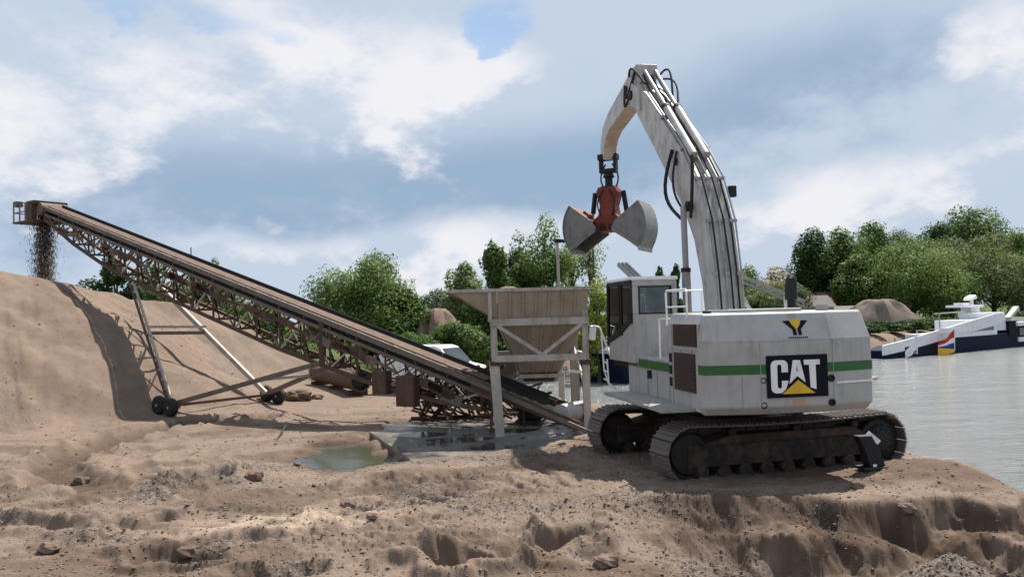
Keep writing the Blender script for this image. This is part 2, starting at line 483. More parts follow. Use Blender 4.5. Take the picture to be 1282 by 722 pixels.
def fbm(x, y, o=4, ridged=False, gain=.5):
    s = 0; a = 1.0
    for k in range(o):
        n = gnoise(x * 2 ** k + 17.3 * k, y * 2 ** k - 9.1 * k)
        s = s + a * ((1 - 2 * np.abs(n)) if ridged else n)
        a *= gain
    return s
def sst(a, lo, hi):
    t = np.clip((a - lo) / (hi - lo), 0, 1)
    return t * t * (3 - 2 * t)
def poly_dist(x, y, pts, vals=None):
    best = np.full(np.shape(x), 1e9); val = np.zeros(np.shape(x)); along = np.zeros(np.shape(x)); side = np.zeros(np.shape(x))
    acc = 0
    for i in range(len(pts) - 1):
        ax, ay = pts[i]; bx, by = pts[i + 1]
        dx_, dy_ = bx - ax, by - ay
        L2 = dx_ * dx_ + dy_ * dy_
        t = np.clip(((x - ax) * dx_ + (y - ay) * dy_) / L2, 0, 1)
        d = np.hypot(x - ax - t * dx_, y - ay - t * dy_)
        m = d < best
        best = np.where(m, d, best)
        along = np.where(m, acc + t * L2 ** .5, along)
        side = np.where(m, np.sign(dx_ * (y - ay) - dy_ * (x - ax)), side)
        if vals is not None: val = np.where(m, vals[i] * (1 - t) + vals[i + 1] * t, val)
        acc += L2 ** .5
    return best, val, along, side
WATER_Z = -1.5
WPOLY = [(10.6, -300), (10.6, 5), (10.5, 17), (10.3, 21), (9.6, 25), (7.6, 29.5), (4.6, 33), (1.6, 35), (-.3, 37.5), (-1.0, 42), (0, 50), (-3, 57), (-2, 65),
         (20, 82), (57, 112), (130, 168), (400, 330), (1500, 700), (4000, 700), (4000, -300)]
def water_sd(x, y):                        # > 0 in the water
    inside = np.zeros(np.shape(x), bool)
    n = len(WPOLY)
    for i in range(n):
        ax, ay = WPOLY[i]; bx, by = WPOLY[(i + 1) % n]
        if ay == by: continue
        c = ((ay > y) != (by > y)) & (x < (bx - ax) * (y - ay) / (by - ay) + ax)
        inside ^= c
    d, _, _, _ = poly_dist(x, y, WPOLY + [WPOLY[0]])
    return np.where(inside, d, -d)
g2 = lambda px, py, z=0: tuple(G(px, py, z)[:2])
CREST = [(-40, 27), (-30, 30.5), (-23.5, 33.5), (-20.4, 35.6), (-20.6, 39.5), (-20.6, 45.5), (-18.6, 49)]
CREST_H = [7.2, 7.1, 6.5, 5.75, 5.45, 5.0, 4.75]
RUT = [g2(*p) for p in [(330, 524), (240, 530), (150, 548), (85, 572), (62, 590), (80, 604), (130, 612), (240, 606)]]
RUT2 = [g2(*p) for p in [(-60, 650), (60, 658), (130, 662), (190, 655)]]
RUT3 = [g2(*p) for p in [(140, 690), (260, 676), (420, 668), (560, 650)]]
RIDGE = [g2(*p) for p in [(180, 628), (290, 598), (380, 586), (470, 580), (540, 577), (640, 576), (720, 566)]]
CLEAT = [g2(*p) for p in [(430, 640), (560, 618), (680, 606), (790, 600)]]
CLEAT2 = [g2(*p) for p in [(470, 605), (600, 596), (740, 585)]]
POND = [g2(*p) for p in [(362, 575), (400, 552), (452, 546), (505, 570), (430, 586)]]
POND_C = np.mean(np.array(POND), axis=0)
SLAB = [g2(462, 541), g2(490, 528), g2(650, 524), g2(735, 524), g2(742, 545), g2(690, 560), g2(560, 577), g2(515, 577)]
PITS = [(-.75, 11.75, .8, .6, .62), (-.15, 12.2, 1.1, .55, .35), (.75, 12.5, .5, .45, .4), (-5.0, 12.2, .6, .4, .30), (-3.3, 11.0, .8, .4, .4)]
ARCS = [[g2(*p) for p in q] for q in ([(330, 538), (240, 546), (190, 562), (170, 580), (185, 600), (240, 618)], [(420, 548), (330, 556), (270, 566), (255, 578), (290, 590)],
        [(20, 640), (150, 628), (300, 640), (480, 660), (640, 690)], [(0, 690), (160, 668), (330, 676), (520, 700)], [(230, 640), (330, 618), (480, 606), (620, 602)])]
def in_poly(x, y, P):
    r = np.zeros(np.shape(x), bool)
    for i in range(len(P)):
        ax, ay = P[i]; bx, by = P[(i + 1) % len(P)]
        if ay == by: continue
        r ^= ((ay > y) != (by > y)) & (x < (bx - ax) * (y - ay) / (by - ay) + ax)
    return r
def poly_sd(x, y, P):
    d, _, _, _ = poly_dist(x, y, P + [P[0]])
    return np.where(in_poly(x, y, P), d, -d)
PALE = []
def terrain(x, y):
    x = np.asarray(x, float); y = np.asarray(y, float)
    r = np.hypot(x, y)
    wx = x + .35 * fbm(x * .9, y * .9, 3); wy = y + .35 * fbm(x * .9 + 31, y * .9 + 7, 3)
    near = 1 - sst(r, 45, 90)
    z = .10 * fbm(x * .13 + 3, y * .13, 3) * near
    gravel = np.zeros_like(z); damp_shade = np.zeros_like(z); grass = np.zeros_like(z)
    # where machines have churned the sand
    churn = sst(fbm(x * .22 + 8, y * .22 + 2, 3), -.25, .35) * (1 - sst(y, 20, 32))
    work = np.exp(-((x - 1) / 5) ** 2 - ((y - 14.5) / 4.5) ** 2)
    rough = np.clip(.10 + .22 * churn * sst(x, -9, -1) + .45 * work, 0, 1.0) * near
    lump = fbm(wx * 1.1, wy * 1.1, 4, True, .55) - .35
    z = z + rough * (.034 * lump + .030 * fbm(wx * 3.1, wy * 3.1, 4, False, .6) + .022 * fbm(x * 8, y * 8, 3, True, .6)) + .006 * near * fbm(x * 17, y * 17, 2)
    # ploughed clods: thresholded noise with crisp edges
    cl_ = fbm(wx * 2.3 + 50, wy * 3.0 + 4, 4, False, .6)
    z = z + .045 * sst(cl_, .42, .52) * rough * (r < 40)
    cr = fbm(wx * 5.5 + 20, wy * 6.5, 3, False, .6)
    z = z + .028 * sst(cr, .22, .34) * np.clip(rough * 1.6, 0, 1) * (r < 30)
    # stockpile under the conveyor head
    d, h, al, sd_ = poly_dist(x, y, CREST, CREST_H)
    toe = 1.9 * gnoise(x * .12 + 5, y * .12)
    ang = np.arctan2(y - 45, x + 21)
    sl = .60 + .05 * sst(np.cos(ang - .5), .2, .9)
    dd = d + .45 * fbm(x * .35, y * .35, 3) + .12 * fbm(x * 1.3, y * 1.3, 3) * sst(d, .5, 3)
    pile = h - sl * np.sqrt(dd * dd + .35) + .2
    pile = np.where(d > 7, pile + .012 * np.clip(d - 7, 0, 4) ** 2, pile)
    pile = pile - 2.2 * np.exp(-((x + 12.3) / 2.6) ** 2 - ((y - 29.0) / 2.6) ** 2)
    rill = .08 * fbm(al * 1.6, d * .12, 3) * sst(d, 1, 4) + .025 * fbm(al * 5, d * .4, 3) * sst(d, 1, 3)
    pile = pile + rill
    pm = sst(pile - z, -.25, .35)
    gravel = np.maximum(gravel, pm * (.55 * sst(fbm(al * .5 + 3, d * .16, 4), .05, .5) + .5 * sst(d, 7.0, 10) * sst(fbm(x * .7, y * .7, 3), -.1, .4)))
    damp_shade = np.maximum(damp_shade, pm * .35 * sst(fbm(al * .35 + 9, d * .10 + 4, 4), .0, .5))
    k = .25
    z = np.where(pile > z - 3, np.logaddexp(pile / k, z / k) * k, z)
    # soft second shoulder in front of the pile, with a spread of loose sand
    d2, h2, _, _ = poly_dist(x, y, [(-19, 22), (-17, 17), (-16, 12)], [.8, .7, .5])
    z = z + h2 * np.exp(-(d2 / 3.2) ** 2) * (1 - pm) * sst(-x, 6, 11)
    # ridges, ruts and cleat prints
    d, _, al, sd_ = poly_dist(wx, wy, RUT)
    w = np.exp(-(d / .62) ** 4)
    z = z - .20 * w + .15 * np.exp(-((d - .88) / .28) ** 2) * (.55 + .6 * fbm(x * 2.2, y * 2.2, 4, False, .6)) + .018 * np.sin(al * 26) * w
    damp_shade = np.maximum(damp_shade, .85 * w * sst(gnoise(al * .5, 3.0) + .5, -.1, .3))
    for rp, dep, wd in ((RUT2, .18, .30), (RUT3, .10, .25)):
        d, _, al, sd_ = poly_dist(wx, wy, rp)
        z = z - dep * np.exp(-(d / wd) ** 4) + dep * .8 * np.exp(-((d - wd * 1.6) / (wd * .55)) ** 2) * (.6 + .5 * fbm(x * 3, y * 3, 3))
    for ap in ARCS:                        # shallow tyre lines with lug prints
        d, _, al, sd_ = poly_dist(x, y, ap)
        ww = np.exp(-(d / .26) ** 4)
        z = z - .06 * ww + .030 * ww * sst(np.sin(al * 2 * np.pi / .24 + sd_ * d * 9), -.3, .4) + .04 * np.exp(-((d - .36) / .10) ** 2)
        damp_shade = np.maximum(damp_shade, .35 * ww * sst(gnoise(al * .6, 1.3 + 0 * al), -.3, .3))
    d, _, al, _ = poly_dist(wx, wy, RIDGE)
    rg = np.exp(-(d / .55) ** 2)
    z = z + .20 * rg * (.75 + .8 * gnoise(al * .6, 1.0)) + .05 * rg * fbm(x * 5, y * 5, 3)
    gravel = np.maximum(gravel, sst(rg, .2, .8) * .8)
    for cp in (CLEAT, CLEAT2):
        d, _, al, sd_ = poly_dist(x, y, cp)
        ww = np.exp(-(d / .55) ** 6) * sst(gnoise(x * .8, y * .8) + .45, .1, .4)
        z = z - .09 * ww + .085 * ww * sst(np.sin(al * 2 * np.pi / .46 + sd_ * d * 2.0), -.2, .5) + .09 * np.exp(-((d - .68) / .14) ** 2) * (.4 + gnoise(al, d))
    # the terrace the machine stands on and the scarp in front of it
    ye = 14.55 + .30 * gnoise(x * .45 + 2, 4.2 + 0 * x) + .45 * gnoise(x * 1.1, 9.7 + 0 * x) * sst(x, 3, 5) + .12 * gnoise(x * 3.1, 1.7 + 0 * x) - .45 * sst(x, 6.4, 9)
    dep = .88 * sst(x, 1.2, 3.6)
    edge = ye - y
    lip = .07 * sst(x, .5, 3) * np.exp(-((edge + .25) / .55) ** 2)
    z = z + lip
    shelf = .5 + .35 * gnoise(x * .55 + 1, 7.0 + 0 * x)
    wob = .26 * fbm(x * .8, y * .9, 3) + .07 * fbm(x * 3, y * 3, 3)
    g7 = .5 * gnoise(x * .7, 3.3 + 0 * x)
    lin = lambda v, lo, hi: np.clip((v - lo) / (hi - lo), 0, 1) ** .85
    fall = shelf * lin(edge + wob, .02, .42) + (1 - shelf) * lin(edge + wob * 1.6, .90 + g7, 1.45 + g7)
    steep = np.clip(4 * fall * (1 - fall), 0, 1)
    floor = .10 * np.maximum(0, edge - 1.7)
    z = z - dep * fall + np.minimum(floor, .55) * sst(x, 1.2, 3.6) + dep * steep * (.05 * fbm(x * 3.5, y * 2.0, 4, False, .6) + .015 * fbm(x * 13, y * 9, 2))
    gv = sst(fbm(x * .6 + 3, y * .6 + 9, 3), -.05, .35) * sst(edge, 1.0, 2.0) * sst(x, 1.5, 3)
    gravel = np.maximum(gravel, gv)
    damp_shade = np.maximum(damp_shade, 1.0 * dep * np.clip(steep * 1.6, 0, 1) * sst(fbm(x * 1.1, y * .8, 3), -.5, .1))  # damp sand on steep faces, with the scarp's shade painted into the tone
    # gully and heap at the right
    gl = np.exp(-((x - 6.6 - .35 * (14 - y)) / .45) ** 2) * sst(edge, -.2, .5) * (1 - sst(edge, 2.4, 3.6))
    z = z - .35 * gl
    hp = .75 * np.maximum(0, 1 - np.hypot((x - 5.9) / 1.5, (y - 11.6) / 1.1)) + .5 * np.maximum(0, 1 - np.hypot((x - 3.0) / 1.6, (y - 11.2) / .9))
    z = z + hp
    gravel = np.maximum(gravel, sst(hp, .08, .3) * .7)
    # a heap that hides the right end of the near track
    z = z + .30 * np.exp(-((x - 8.2) / 1.3) ** 2 - ((y - 16.8) / 1.0) ** 2)
    # pale gravelly spoil heap at the middle, steep towards the camera
    z = z + .16 * np.exp(-((x - 2.4) / 1.5) ** 2 - ((y - 14.3) / .8) ** 2)
    gravel = np.maximum(gravel, .7 * np.exp(-((x - 2.4) / 1.5) ** 2 - ((y - 14.6) / .8) ** 2))
    # dug pits, steep on their far side
    for cx, cy, rx, ry, dp in PITS:
        q = np.hypot((wx - cx) / rx, (wy - cy) / ry) + .16 * fbm(x * 1.5, y * 1.5, 4, False, .5)
        q2 = np.hypot((wx - cx) / rx, (wy - cy + .3) / ry)
        z = z - dp * (1 - sst(q, .42, 1.06)) + dp * .35 * np.exp(-((q - 1.25) / .22) ** 2)
    # grey pebble spreads on the left
    gp = .8 * sst(fbm(x * .33 + 14, y * .5 + 3, 4), .22, .6) * (1 - sst(r, 20, 27)) * (1 - pm)
    gravel = np.maximum(gravel, gp * .85)
    damp_shade = np.maximum(damp_shade, .55 * sst(fbm(x * .3 + 44, y * .45, 5, False, .6), -.05, .45) * (1 - sst(r, 26, 38)))
    pale = np.exp(-(((x + 3.9) / 1.6) ** 2 + ((y - 14.3 - .2 * (x + 3.9)) / .75) ** 2) ** 2)
    gravel = gravel * (1 - pale); damp_shade = damp_shade * (1 - pale)
    # slab bed and pond basin
    s = poly_sd(x, y, SLAB)
    sn = s + .30 * fbm(x * 1.1, y * 1.1, 4) - .12
    z = np.where(s > -1.6, z * (1 - sst(s, -1.6, -.2)) + .075 * sst(s, -1.2, -.1) - .17 * sst(sn, -.05, .45), z)
    s = poly_sd(wx, wy, POND) + .12 * fbm(x * 2, y * 2, 3)
    z = z * (1 - sst(s, -1.6, -.3)) - .55 * sst(s, -.35, .8) - .08 * sst(s, -.9, 0)
    damp_shade = np.maximum(damp_shade, .8 * sst(s, -.55, .0))
    # under the tracks the ground is pressed flat
    # bank and water basin
    sd_ = water_sd(x, y) + .35 * gnoise(x * .4, y * .4) * near
    z = z * (1 - sst(sd_, -1.0, .4)) - 3.0 * sst(sd_, -1.7, 3.2)
    damp_shade = np.maximum(damp_shade, .6 * sst(sd_, -.7, -.2) * near)
    # little rise the photographer stands on
    z = z + 1.75 * np.exp(-(r / 4.0) ** 2)
    # green beyond the yard
    far = np.maximum(sst(y, 62, 75), sst(x * 0 + r, 75, 95))
    grass = far * (1 - sst(sd_, -4, -1)) * sst(fbm(x * .06, y * .06, 3) + .5, 0, .4)
    grass = np.maximum(grass, .9 * sst(y - 44 + 2 * gnoise(x * .2, y * .2), 0, 5) * sst(x, -13, -9) * (1 - sst(sd_, -4, -1.5)))
    gravel = gravel * (1 - grass)
    PALE[:] = [np.clip(pale * sst(fbm(x * 1.5, y * 3, 3), -.5, .2), 0, .85)]
    return z, np.clip(gravel, 0, 1), np.clip(damp_shade, 0, 1), np.clip(grass, 0, 1)
def Hz(x, y):
    return float(terrain(np.array([x]), np.array([y]))[0][0])
def make_ground():
    rr = [.4]
    while rr[-1] < 4000:
        q = rr[-1]
        rr.append(q * (1.05 if q < 8 else 1.0030 if q < 19 else 1.0045 if q < 26 else 1.0085 if q < 62 else 1.035 if q < 400 else 1.2))
    rr = np.array(rr)
    aa = np.concatenate([np.linspace(-math.pi, -.66, 70)[:-1], np.linspace(-.66, .66, 720), np.linspace(.66, math.pi, 70)[1:]])
    A, Q = np.meshgrid(aa, rr)
    X, Y = Q * np.sin(A), Q * np.cos(A)
    Z, gv, dm, gs = terrain(X, Y)
    v = np.stack([X.ravel(), Y.ravel(), Z.ravel()], 1)
    n, m = X.shape
    i = np.arange(n * m).reshape(n, m)
    f = np.stack([i[:-1, :-1], i[:-1, 1:], i[1:, 1:], i[1:, :-1]], -1).reshape(-1, 4)
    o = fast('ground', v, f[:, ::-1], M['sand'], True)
    for nm, ar in (('gravel', gv), ('damp_shade', dm), ('grass', gs), ('pale', PALE[0])):
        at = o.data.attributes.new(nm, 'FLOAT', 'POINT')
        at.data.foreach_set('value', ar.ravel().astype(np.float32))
    return tag(o, kind='structure')
ground = make_ground()

def sheet(name, P, z, mat, thick=.0):
    m = MB()
    if thick: m.prism([(x, y, z - thick) for x, y in P], (0, 0, thick))
    else: m.add([(x, y, z) for x, y in P], [tuple(range(len(P)))])
    return tag(m.build(name, mat), kind='structure')
water = sheet('water', [(9.0, -250), (9.0, 24), (6, 30), (-3, 36), (-5, 60), (-5, 70), (20, 88), (130, 172), (420, 345), (1500, 720), (3900, 720), (3900, -250)], WATER_Z, M['water'])
pad = sheet('concrete_pad', SLAB, .03, M['concrete'], .35)
px_ = [tuple(POND_C + (np.array(p) - POND_C) * 1.35) for p in POND]
pond = sheet('pond', px_, -.17, M['pond'])
pudm = MB()
for k, (px, py, rx, ry) in enumerate([(575, 552, .85, .6), (640, 540, .7, .5), (525, 545, .8, .55)]):
    c = G(px, py)
    P = [(c.x + rx * math.cos(a) * (1 + .25 * math.sin(3 * a + k)), c.y + ry * math.sin(a) * (1 + .2 * math.cos(2 * a + k))) for a in np.linspace(0, 2 * math.pi, 25)[:-1]]
    sheet('puddle', P, .035, M['pond'])

# ------------------------------------------------------------------ excavator
PSI = R(9.5)
EXC = Vector((4.82, 19.25, 0))
exc = empty('crawler_excavator', EXC - Vector((0, 0, .06)), PSI, 'white crawler excavator with green stripe, standing on the sand by the water', 'excavator')
def uc(mb, name, mat, parent=None, **k):    # undercarriage pieces are turned against the house
    return mb.build(name, mat, parent or exc, rz=R(16) - PSI, loc=(.22, 0, 0), **k)
TL, TG, TW, TH = 5.65, 3.55, .78, 1.22
rad = TH / 2 - .06
half = TL / 2 - TH / 2
def chain(n):                               # points along the track loop: (x, z, angle of outward normal)
    P = 4 * half + 2 * math.pi * rad
    out = []
    for k in range(n):
        q = (k + .35) * P / n
        if q < 2 * half: out.append((-half + q, rad + .06 + rad - .05 * math.sin(math.pi * q / (2 * half)) * 1.0, 90))
        elif q < 2 * half + math.pi * rad:
            a = 90 - (q - 2 * half) / rad * 180 / math.pi
            out.append((half + rad * math.cos(R(a)), rad + .06 + rad * math.sin(R(a)), a))
        elif q < 4 * half + math.pi * rad:
            out.append((half - (q - 2 * half - math.pi * rad), .06, -90))
        else:
            a = -90 - (q - 4 * half - math.pi * rad) / rad * 180 / math.pi
            out.append((-half + rad * math.cos(R(a)), rad + .06 + rad * math.sin(R(a)), a))
    return out
shoe = MB()
shoe.box(-.132, .132, -TW / 2, TW / 2, 0, .028)
for gx in (-.115, 0, .10): shoe.box(gx - .012, gx + .012, -TW / 2 + .01, TW / 2 - .01, .024, .062)
shoe_me = shoe.mesh('track_shoe', M['track'])
for sgn in (-1, 1):
    yy = sgn * TG / 2
    fr = MB()
    fr.box(-half - .05, half + .05, yy - .22, yy + .22, .34, .78)
    fr.prism([(-half + .2, yy - .3, .78), (half - .3, yy - .3, .78), (half - .7, yy - .3, .95), (-half + .9, yy - .3, .95)], (0, .6, 0))
    for k in range(9):
        x = -half + .25 + k * (2 * half - .5) / 8
        fr.lathe((x, yy - .26, .22), (0, 1, 0), [(0, .12), (.02, .15), (.14, .15), (.16, .11), (.36, .11), (.38, .15), (.50, .15), (.52, .12)], 14)
    tf = uc(fr, 'track_frame', M['dusty'], bevel=.012)
    for k in (-1.3, .2, 1.6):
        uc(MB().lathe((k, yy - .3, 1.0), (0, 1, 0), [(0, .06), (.02, .09), (.6, .09), (.62, .06)], 12), 'carrier_roller', M['frame_dark'])
    uc(MB().lathe((-half, yy - .2, rad + .06), (0, 1, 0), [(0, .18), (.02, .40), (.08, .42), (.12, .47), (.28, .47), (.32, .42), (.38, .40), (.40, .18)], 28), 'idler_wheel', M['frame_dark'], smooth=True)
    sp = MB().lathe((half, yy - .34, rad + .06), (0, 1, 0), [(0, .22), (.03, .30), (.10, .34), (.12, .44), (.18, .45), (.50, .45), (.56, .34), (.68, .30)], 28)
    for k in range(21):
        a = 2 * math.pi * k / 21
        sp.bar((half + .4 * math.cos(a), yy, rad + .06 + .4 * math.sin(a)), (half + .53 * math.cos(a), yy, rad + .06 + .53 * math.sin(a)), .05, .07)
    spo = uc(sp, 'drive_sprocket', M['black'], smooth=True)
    for k in range(12):
        a = 2 * math.pi * k / 12
        bo = MB().lathe((half + .25 * math.cos(a), yy - .36, rad + .06 + .25 * math.sin(a)), (0, 1, 0), [(0, .02), (.04, .02)], 6).build('bolt', M['frame_dark'], spo)
    ln = MB()
    pts = chain(46)
    for i, (x, z, a) in enumerate(pts):
        m = Matrix.Translation((x, yy, z)) @ Matrix.Rotation(-R(a - 90), 4, 'Y')
        for s in (-.13, .13): ln.box(-.12, .12, s - .03, s + .03, -.12, .0, m)
    tr = uc(ln, 'track_chain', M['frame_dark'])
    for i, (x, z, a) in enumerate(pts):
        m = Matrix.Translation((x, yy, z)) @ Matrix.Rotation(-R(a - 90), 4, 'Y')
        inst('track_shoe', shoe_me, tr, m)
cb = MB()
cb.box(-1.0, 1.0, -1.2, 1.2, .55, 1.05)
for sx in (-1, 1):
    for sy in (-1, 1):
        cb.loft([[(sx * .5 - .25, sy * 1.0, .5), (sx * .5 + .25, sy * 1.0, .5), (sx * .5 + .25, sy * 1.0, 1.0), (sx * .5 - .25, sy * 1.0, 1.0)],
                 [(sx * 1.3 - .25, sy * TG / 2, .5), (sx * 1.3 + .25, sy * TG / 2, .5), (sx * 1.3 + .25, sy * TG / 2, .85), (sx * 1.3 - .25, sy * TG / 2, .85)]])
uc(cb, 'car_body', M['frame_dark'], bevel=.02)
MB().lathe((0, 0, 1.0), (0, 0, 1), [(0, .95), (.12, .95), (.14, .85), (.30, .85), (.32, 1.0), (.42, 1.0)], 40).build('slewing_ring', M['frame_dark'], exc, smooth=True)

# counterweight: faceted tail, upper part leaning forward
XO = .0
def tail(inset, z, grow=0.0, half_w=1.80):
    g = grow; y0 = -3.40 + inset
    return [(XO - half_w - g + inset * .35, -2.90, z), (XO - half_w - g + inset * .35, -3.19 + inset, z), (XO - .77 - g * .3, y0 - g, z), (XO + .70 + g * .3, y0 - g, z), (XO + half_w - .16 + g - inset * .35, -3.19 + inset, z), (XO + half_w - .16 + g - inset * .35, -2.90, z)]
cw = MB().loft([tail(.14, 1.47), tail(.0, 1.62), tail(0, 2.86), tail(.20, 3.36), tail(.24, 3.40)]).build('counterweight', M['white'], exc, bevel=.03)
def band(z0, z1, g, name, mat, parent):
    a, b = tail(0, z0, g), tail(0, z1, g)
    n = len(a)
    m = MB()
    for k in range(n - 1):
        m.add([a[k], a[k + 1], b[k + 1], b[k]], [(3, 2, 1, 0)])
    return m.build(name, mat, parent)
band(2.24, 2.42, .006, 'green_stripe', M['green'], cw)
band(2.855, 2.865, .004, 'panel_seam', M['grey_plate'], cw)
for sx in (-1.05, 1.1):
    pass
# logo panel on the flat tail face
YP = -3.40
lp = MB().box(-.66, .57, YP - .030, YP - .002, 1.79, 2.58).build('logo_panel', M['panelblack'], exc)
def PP(u, v, d): return (-.66 + 1.23 * u, YP - d, 1.79 + .79 * v)
def flat(poly, d, name, mat, parent, th=.006):
    # the face winds so that it looks backwards
    return MB().prism([PP(u, v, d) for u, v in poly], (0, -th, 0)).build(name, mat, parent)
def arc(cx, cy, rx, ry, a0, a1, n=6): return [(cx + rx * math.cos(R(a0 + (a1 - a0) * k / n)), cy + ry * math.sin(R(a0 + (a1 - a0) * k / n))) for k in range(n + 1)]
C = arc(.145, .76, .085, .13, 180, 90) + arc(.255, .76, .085, .13, 90, 0) + [(.34, .60), (.235, .60), (.235, .74)] + arc(.20, .74, .035, .05, 0, 180) \
    + [(.165, .27)] + arc(.20, .27, .035, .05, 180, 360) + [(.235, .40), (.34, .40), (.34, .36), (.305, .22)] + arc(.255, .24, .06, .13, 320, 270, 3) + arc(.145, .24, .085, .13, 270, 180)
flat(C, .030, 'letter_c', M['letter'], lp)
A = [(.36, .32), (.425, .88), (.545, .88), (.625, .34), (.52, .47), (.49, .50), (.46, .46)]
flat(A, .030, 'letter_a', M['letter'], lp)
flat([(.478, .62), (.487, .74), (.497, .62)], .0365, 'letter_slit', M['panelblack'], lp, .003)
T = [(.60, .88), (.87, .88), (.87, .76), (.80, .76), (.80, .17), (.705, .22), (.69, .76), (.61, .76)]
flat(T, .030, 'letter_t', M['letter'], lp)
flat([(.19, .06), (.83, .06), (.50, .46)], .0365, 'triangle_edge', M['panelblack'], lp, .003)
flat([(.235, .085), (.775, .085), (.50, .41)], .040, 'triangle', M['yellow'], lp, .004)
# emblem on the leaning upper part
def EP(x, s, d):                            # s from 0 (z 2.86) to 1 (z 3.36)
    n = Vector((0, -.5, .2)).normalized()
    return Vector((x + .02, -3.40 + .20 * s, 2.86 + .5 * s)) + n * d
def eflat(poly, d, name, mat, th=.006):
    n = Vector((0, -.5, .2)).normalized() * th
    return MB().prism([EP(u, v, d) for u, v in poly], n).build(name, mat, cw)
eflat([(.125 * math.cos(a), .60 + .20 * math.sin(a)) for a in np.linspace(0, 2 * math.pi, 21)[:-1]], .002, 'emblem_sun', M['yellow'])
for s in (-1, 1):
    eflat([(s * .26, .72), (s * .12, .73), (s * .085, .58), (s * .02, .42), (s * .02, .18), (s * .085, .18), (s * .085, .40)], .009, 'emblem_wing', M['panelblack'])
for k in range(10):
    u = -.20 + k * .041
    eflat([(u, .06), (u + .028, .06), (u + .028, .115), (u, .115)], .002, 'emblem_lettering', M['navy'], .003)
for x, z in ((-.74, 2.12), (.63, 2.12), (-.74, 1.66), (.63, 1.66)):
    y = -3.40 + (.0 if abs(x) < .69 else .03)
    b = MB().lathe((x + .02, y + .02, z), (0, -1, 0), [(0, .070), (.045, .070), (.055, .050), (.055, .040), (.035, .038)], 16).build('lifting_eye', M['frame_dark'], exc)
flat2 = MB().box(-.13, .10, YP - .006, YP - .002, 1.63, 1.74).build('faded_sticker', M['orange'], exc)
MB().bar((1.6, -3.0, 2.02), (1.92, -2.9, 2.03), .05).build('tail_bracket', M['palesteel'], exc)
MB().bar((.76, -3.40, 2.03), (1.64, -3.20, 2.03), .03, .03).build('ledge_strip', M['letter'], exc)

# engine hood, side boxes, deck
hood = MB().loft([[(-1.77, -2.92, 1.5), (1.60, -2.92, 1.5), (1.60, -1.2, 1.5), (-1.77, -1.2, 1.5)], [(-1.77, -2.92, 3.20), (1.60, -2.92, 3.20), (1.60, -1.2, 3.20), (-1.77, -1.2, 3.20)],
                  [(-1.68, -2.92, 3.39), (1.50, -2.92, 3.39), (1.50, -1.28, 3.42), (-1.68, -1.28, 3.42)]]).build('engine_hood', M['white'], exc, bevel=.025)
MB().box(-.9, .7, -2.3, -1.3, 3.40, 3.47).build('hood_cover', M['white'], exc, bevel=.02)
deck = MB().box(-1.72, 1.6, -1.2, 1.0, 1.5, 2.42).build('deck_box', M['white'], exc, bevel=.02)
MB().box(-1.74, -.5, 1.0, 1.75, 1.52, 2.25).build('cab_base', M['white'], exc, bevel=.02)
MB().box(.5, 1.6, 1.0, 2.4, 1.5, 2.3).build('tool_box', M['white'], exc, bevel=.02)
MB().box(-.6, .6, -2.0, 2.0, 1.42, 1.75).build('revolving_frame', M['frame_dark'], exc)
MB().box(-1.70, -.6, 1.75, 3.1, 2.10, 2.25).build('cab_bearer', M['frame_dark'], exc)
for y0, y1, nm in ((-1.18, .9, 'green_stripe'), (1.02, 1.74, 'green_stripe')):
    MB().box(-1.748, -1.722 if y0 < 0 else -1.742, y0, y1, 2.18, 2.36 if y0 < 0 else 2.255).build(nm, M['green'], exc)
def vent(y0, y1, z0, z1, x, n):
    v = MB().box(x - .012, x + .03, y0, y1, z0, z1).build('side_vent', M['vent'], exc)
    for k in range(n):
        z = z0 + (k + .5) * (z1 - z0) / n
        MB().box(x - .030, x - .010, y0 + .02, y1 - .02, z - .012, z + .008).build('vent_slat', M['vent'], v)
vent(-2.80, -1.55, 2.76, 3.20, -1.775, 9)
vent(-2.70, -1.55, 1.86, 2.62, -1.775, 13)
for yv in (-1.10, -.3, .35):
    MB().box(-1.734, -1.721, yv - .008, yv + .008, 1.56, 2.40).build('door_seam', M['grey_plate'], exc)
for yv, zv in ((-1.35, 2.5), (-1.35, 2.25), (-1.35, 2.0), (.12, 2.05)):
    MB().box(-1.80, -1.70, yv - .05, yv + .05, zv - .09, zv + .09).build('door_latch', M['black'], exc)
wk = MB().box(-2.45, -1.78, -2.6, 1.5, 1.50, 1.56).build('side_walkway', M['grey_plate'], exc)
for y in (-1.9, -.5, 1.0): MB().bar((-2.4, y, 1.52), (-1.7, y, 1.35), .05).build('walkway_bracket', M['frame_dark'], exc)
ra = .022
MB().tube([(-1.7, -.98, 3.16), (-1.7, -.95, 3.85), (-1.7, -1.0, 3.90), (-1.7, -2.1, 3.90), (-1.7, -2.15, 3.85), (-1.7, -2.15, 3.3)], ra).build('hand_rail', M['letter'], exc)
MB().tube([(-1.7, -.95, 3.55), (-1.7, -2.15, 3.55)], ra * .8).build('hand_rail', M['letter'], exc)
MB().tube([(-.9, -.98, 3.4), (-.9, -.98, 3.85), (-.9, -1.03, 3.90), (-1.65, -1.0, 3.90)], ra).build('hand_rail', M['letter'], exc)
MB().tube([(-1.6, -.2, 2.4), (-1.6, -.2, 3.3), (-1.6, -.9, 3.3)], ra).build('hand_rail', M['letter'], exc)
MB().tube([(-1.80, 3.15, 2.35), (-2.05, 3.2, 3.1), (-2.05, 3.5, 3.12), (-1.95, 4.2, 3.12)], ra).build('hand_rail', M['letter'], exc)
MB().tube([(-2.08, 2.9, 2.95), (-2.08, 2.75, 2.0), (-2.0, 2.7, 1.7), (-1.95, 2.6, 1.55)], ra).build('step_ladder', M['letter'], exc)
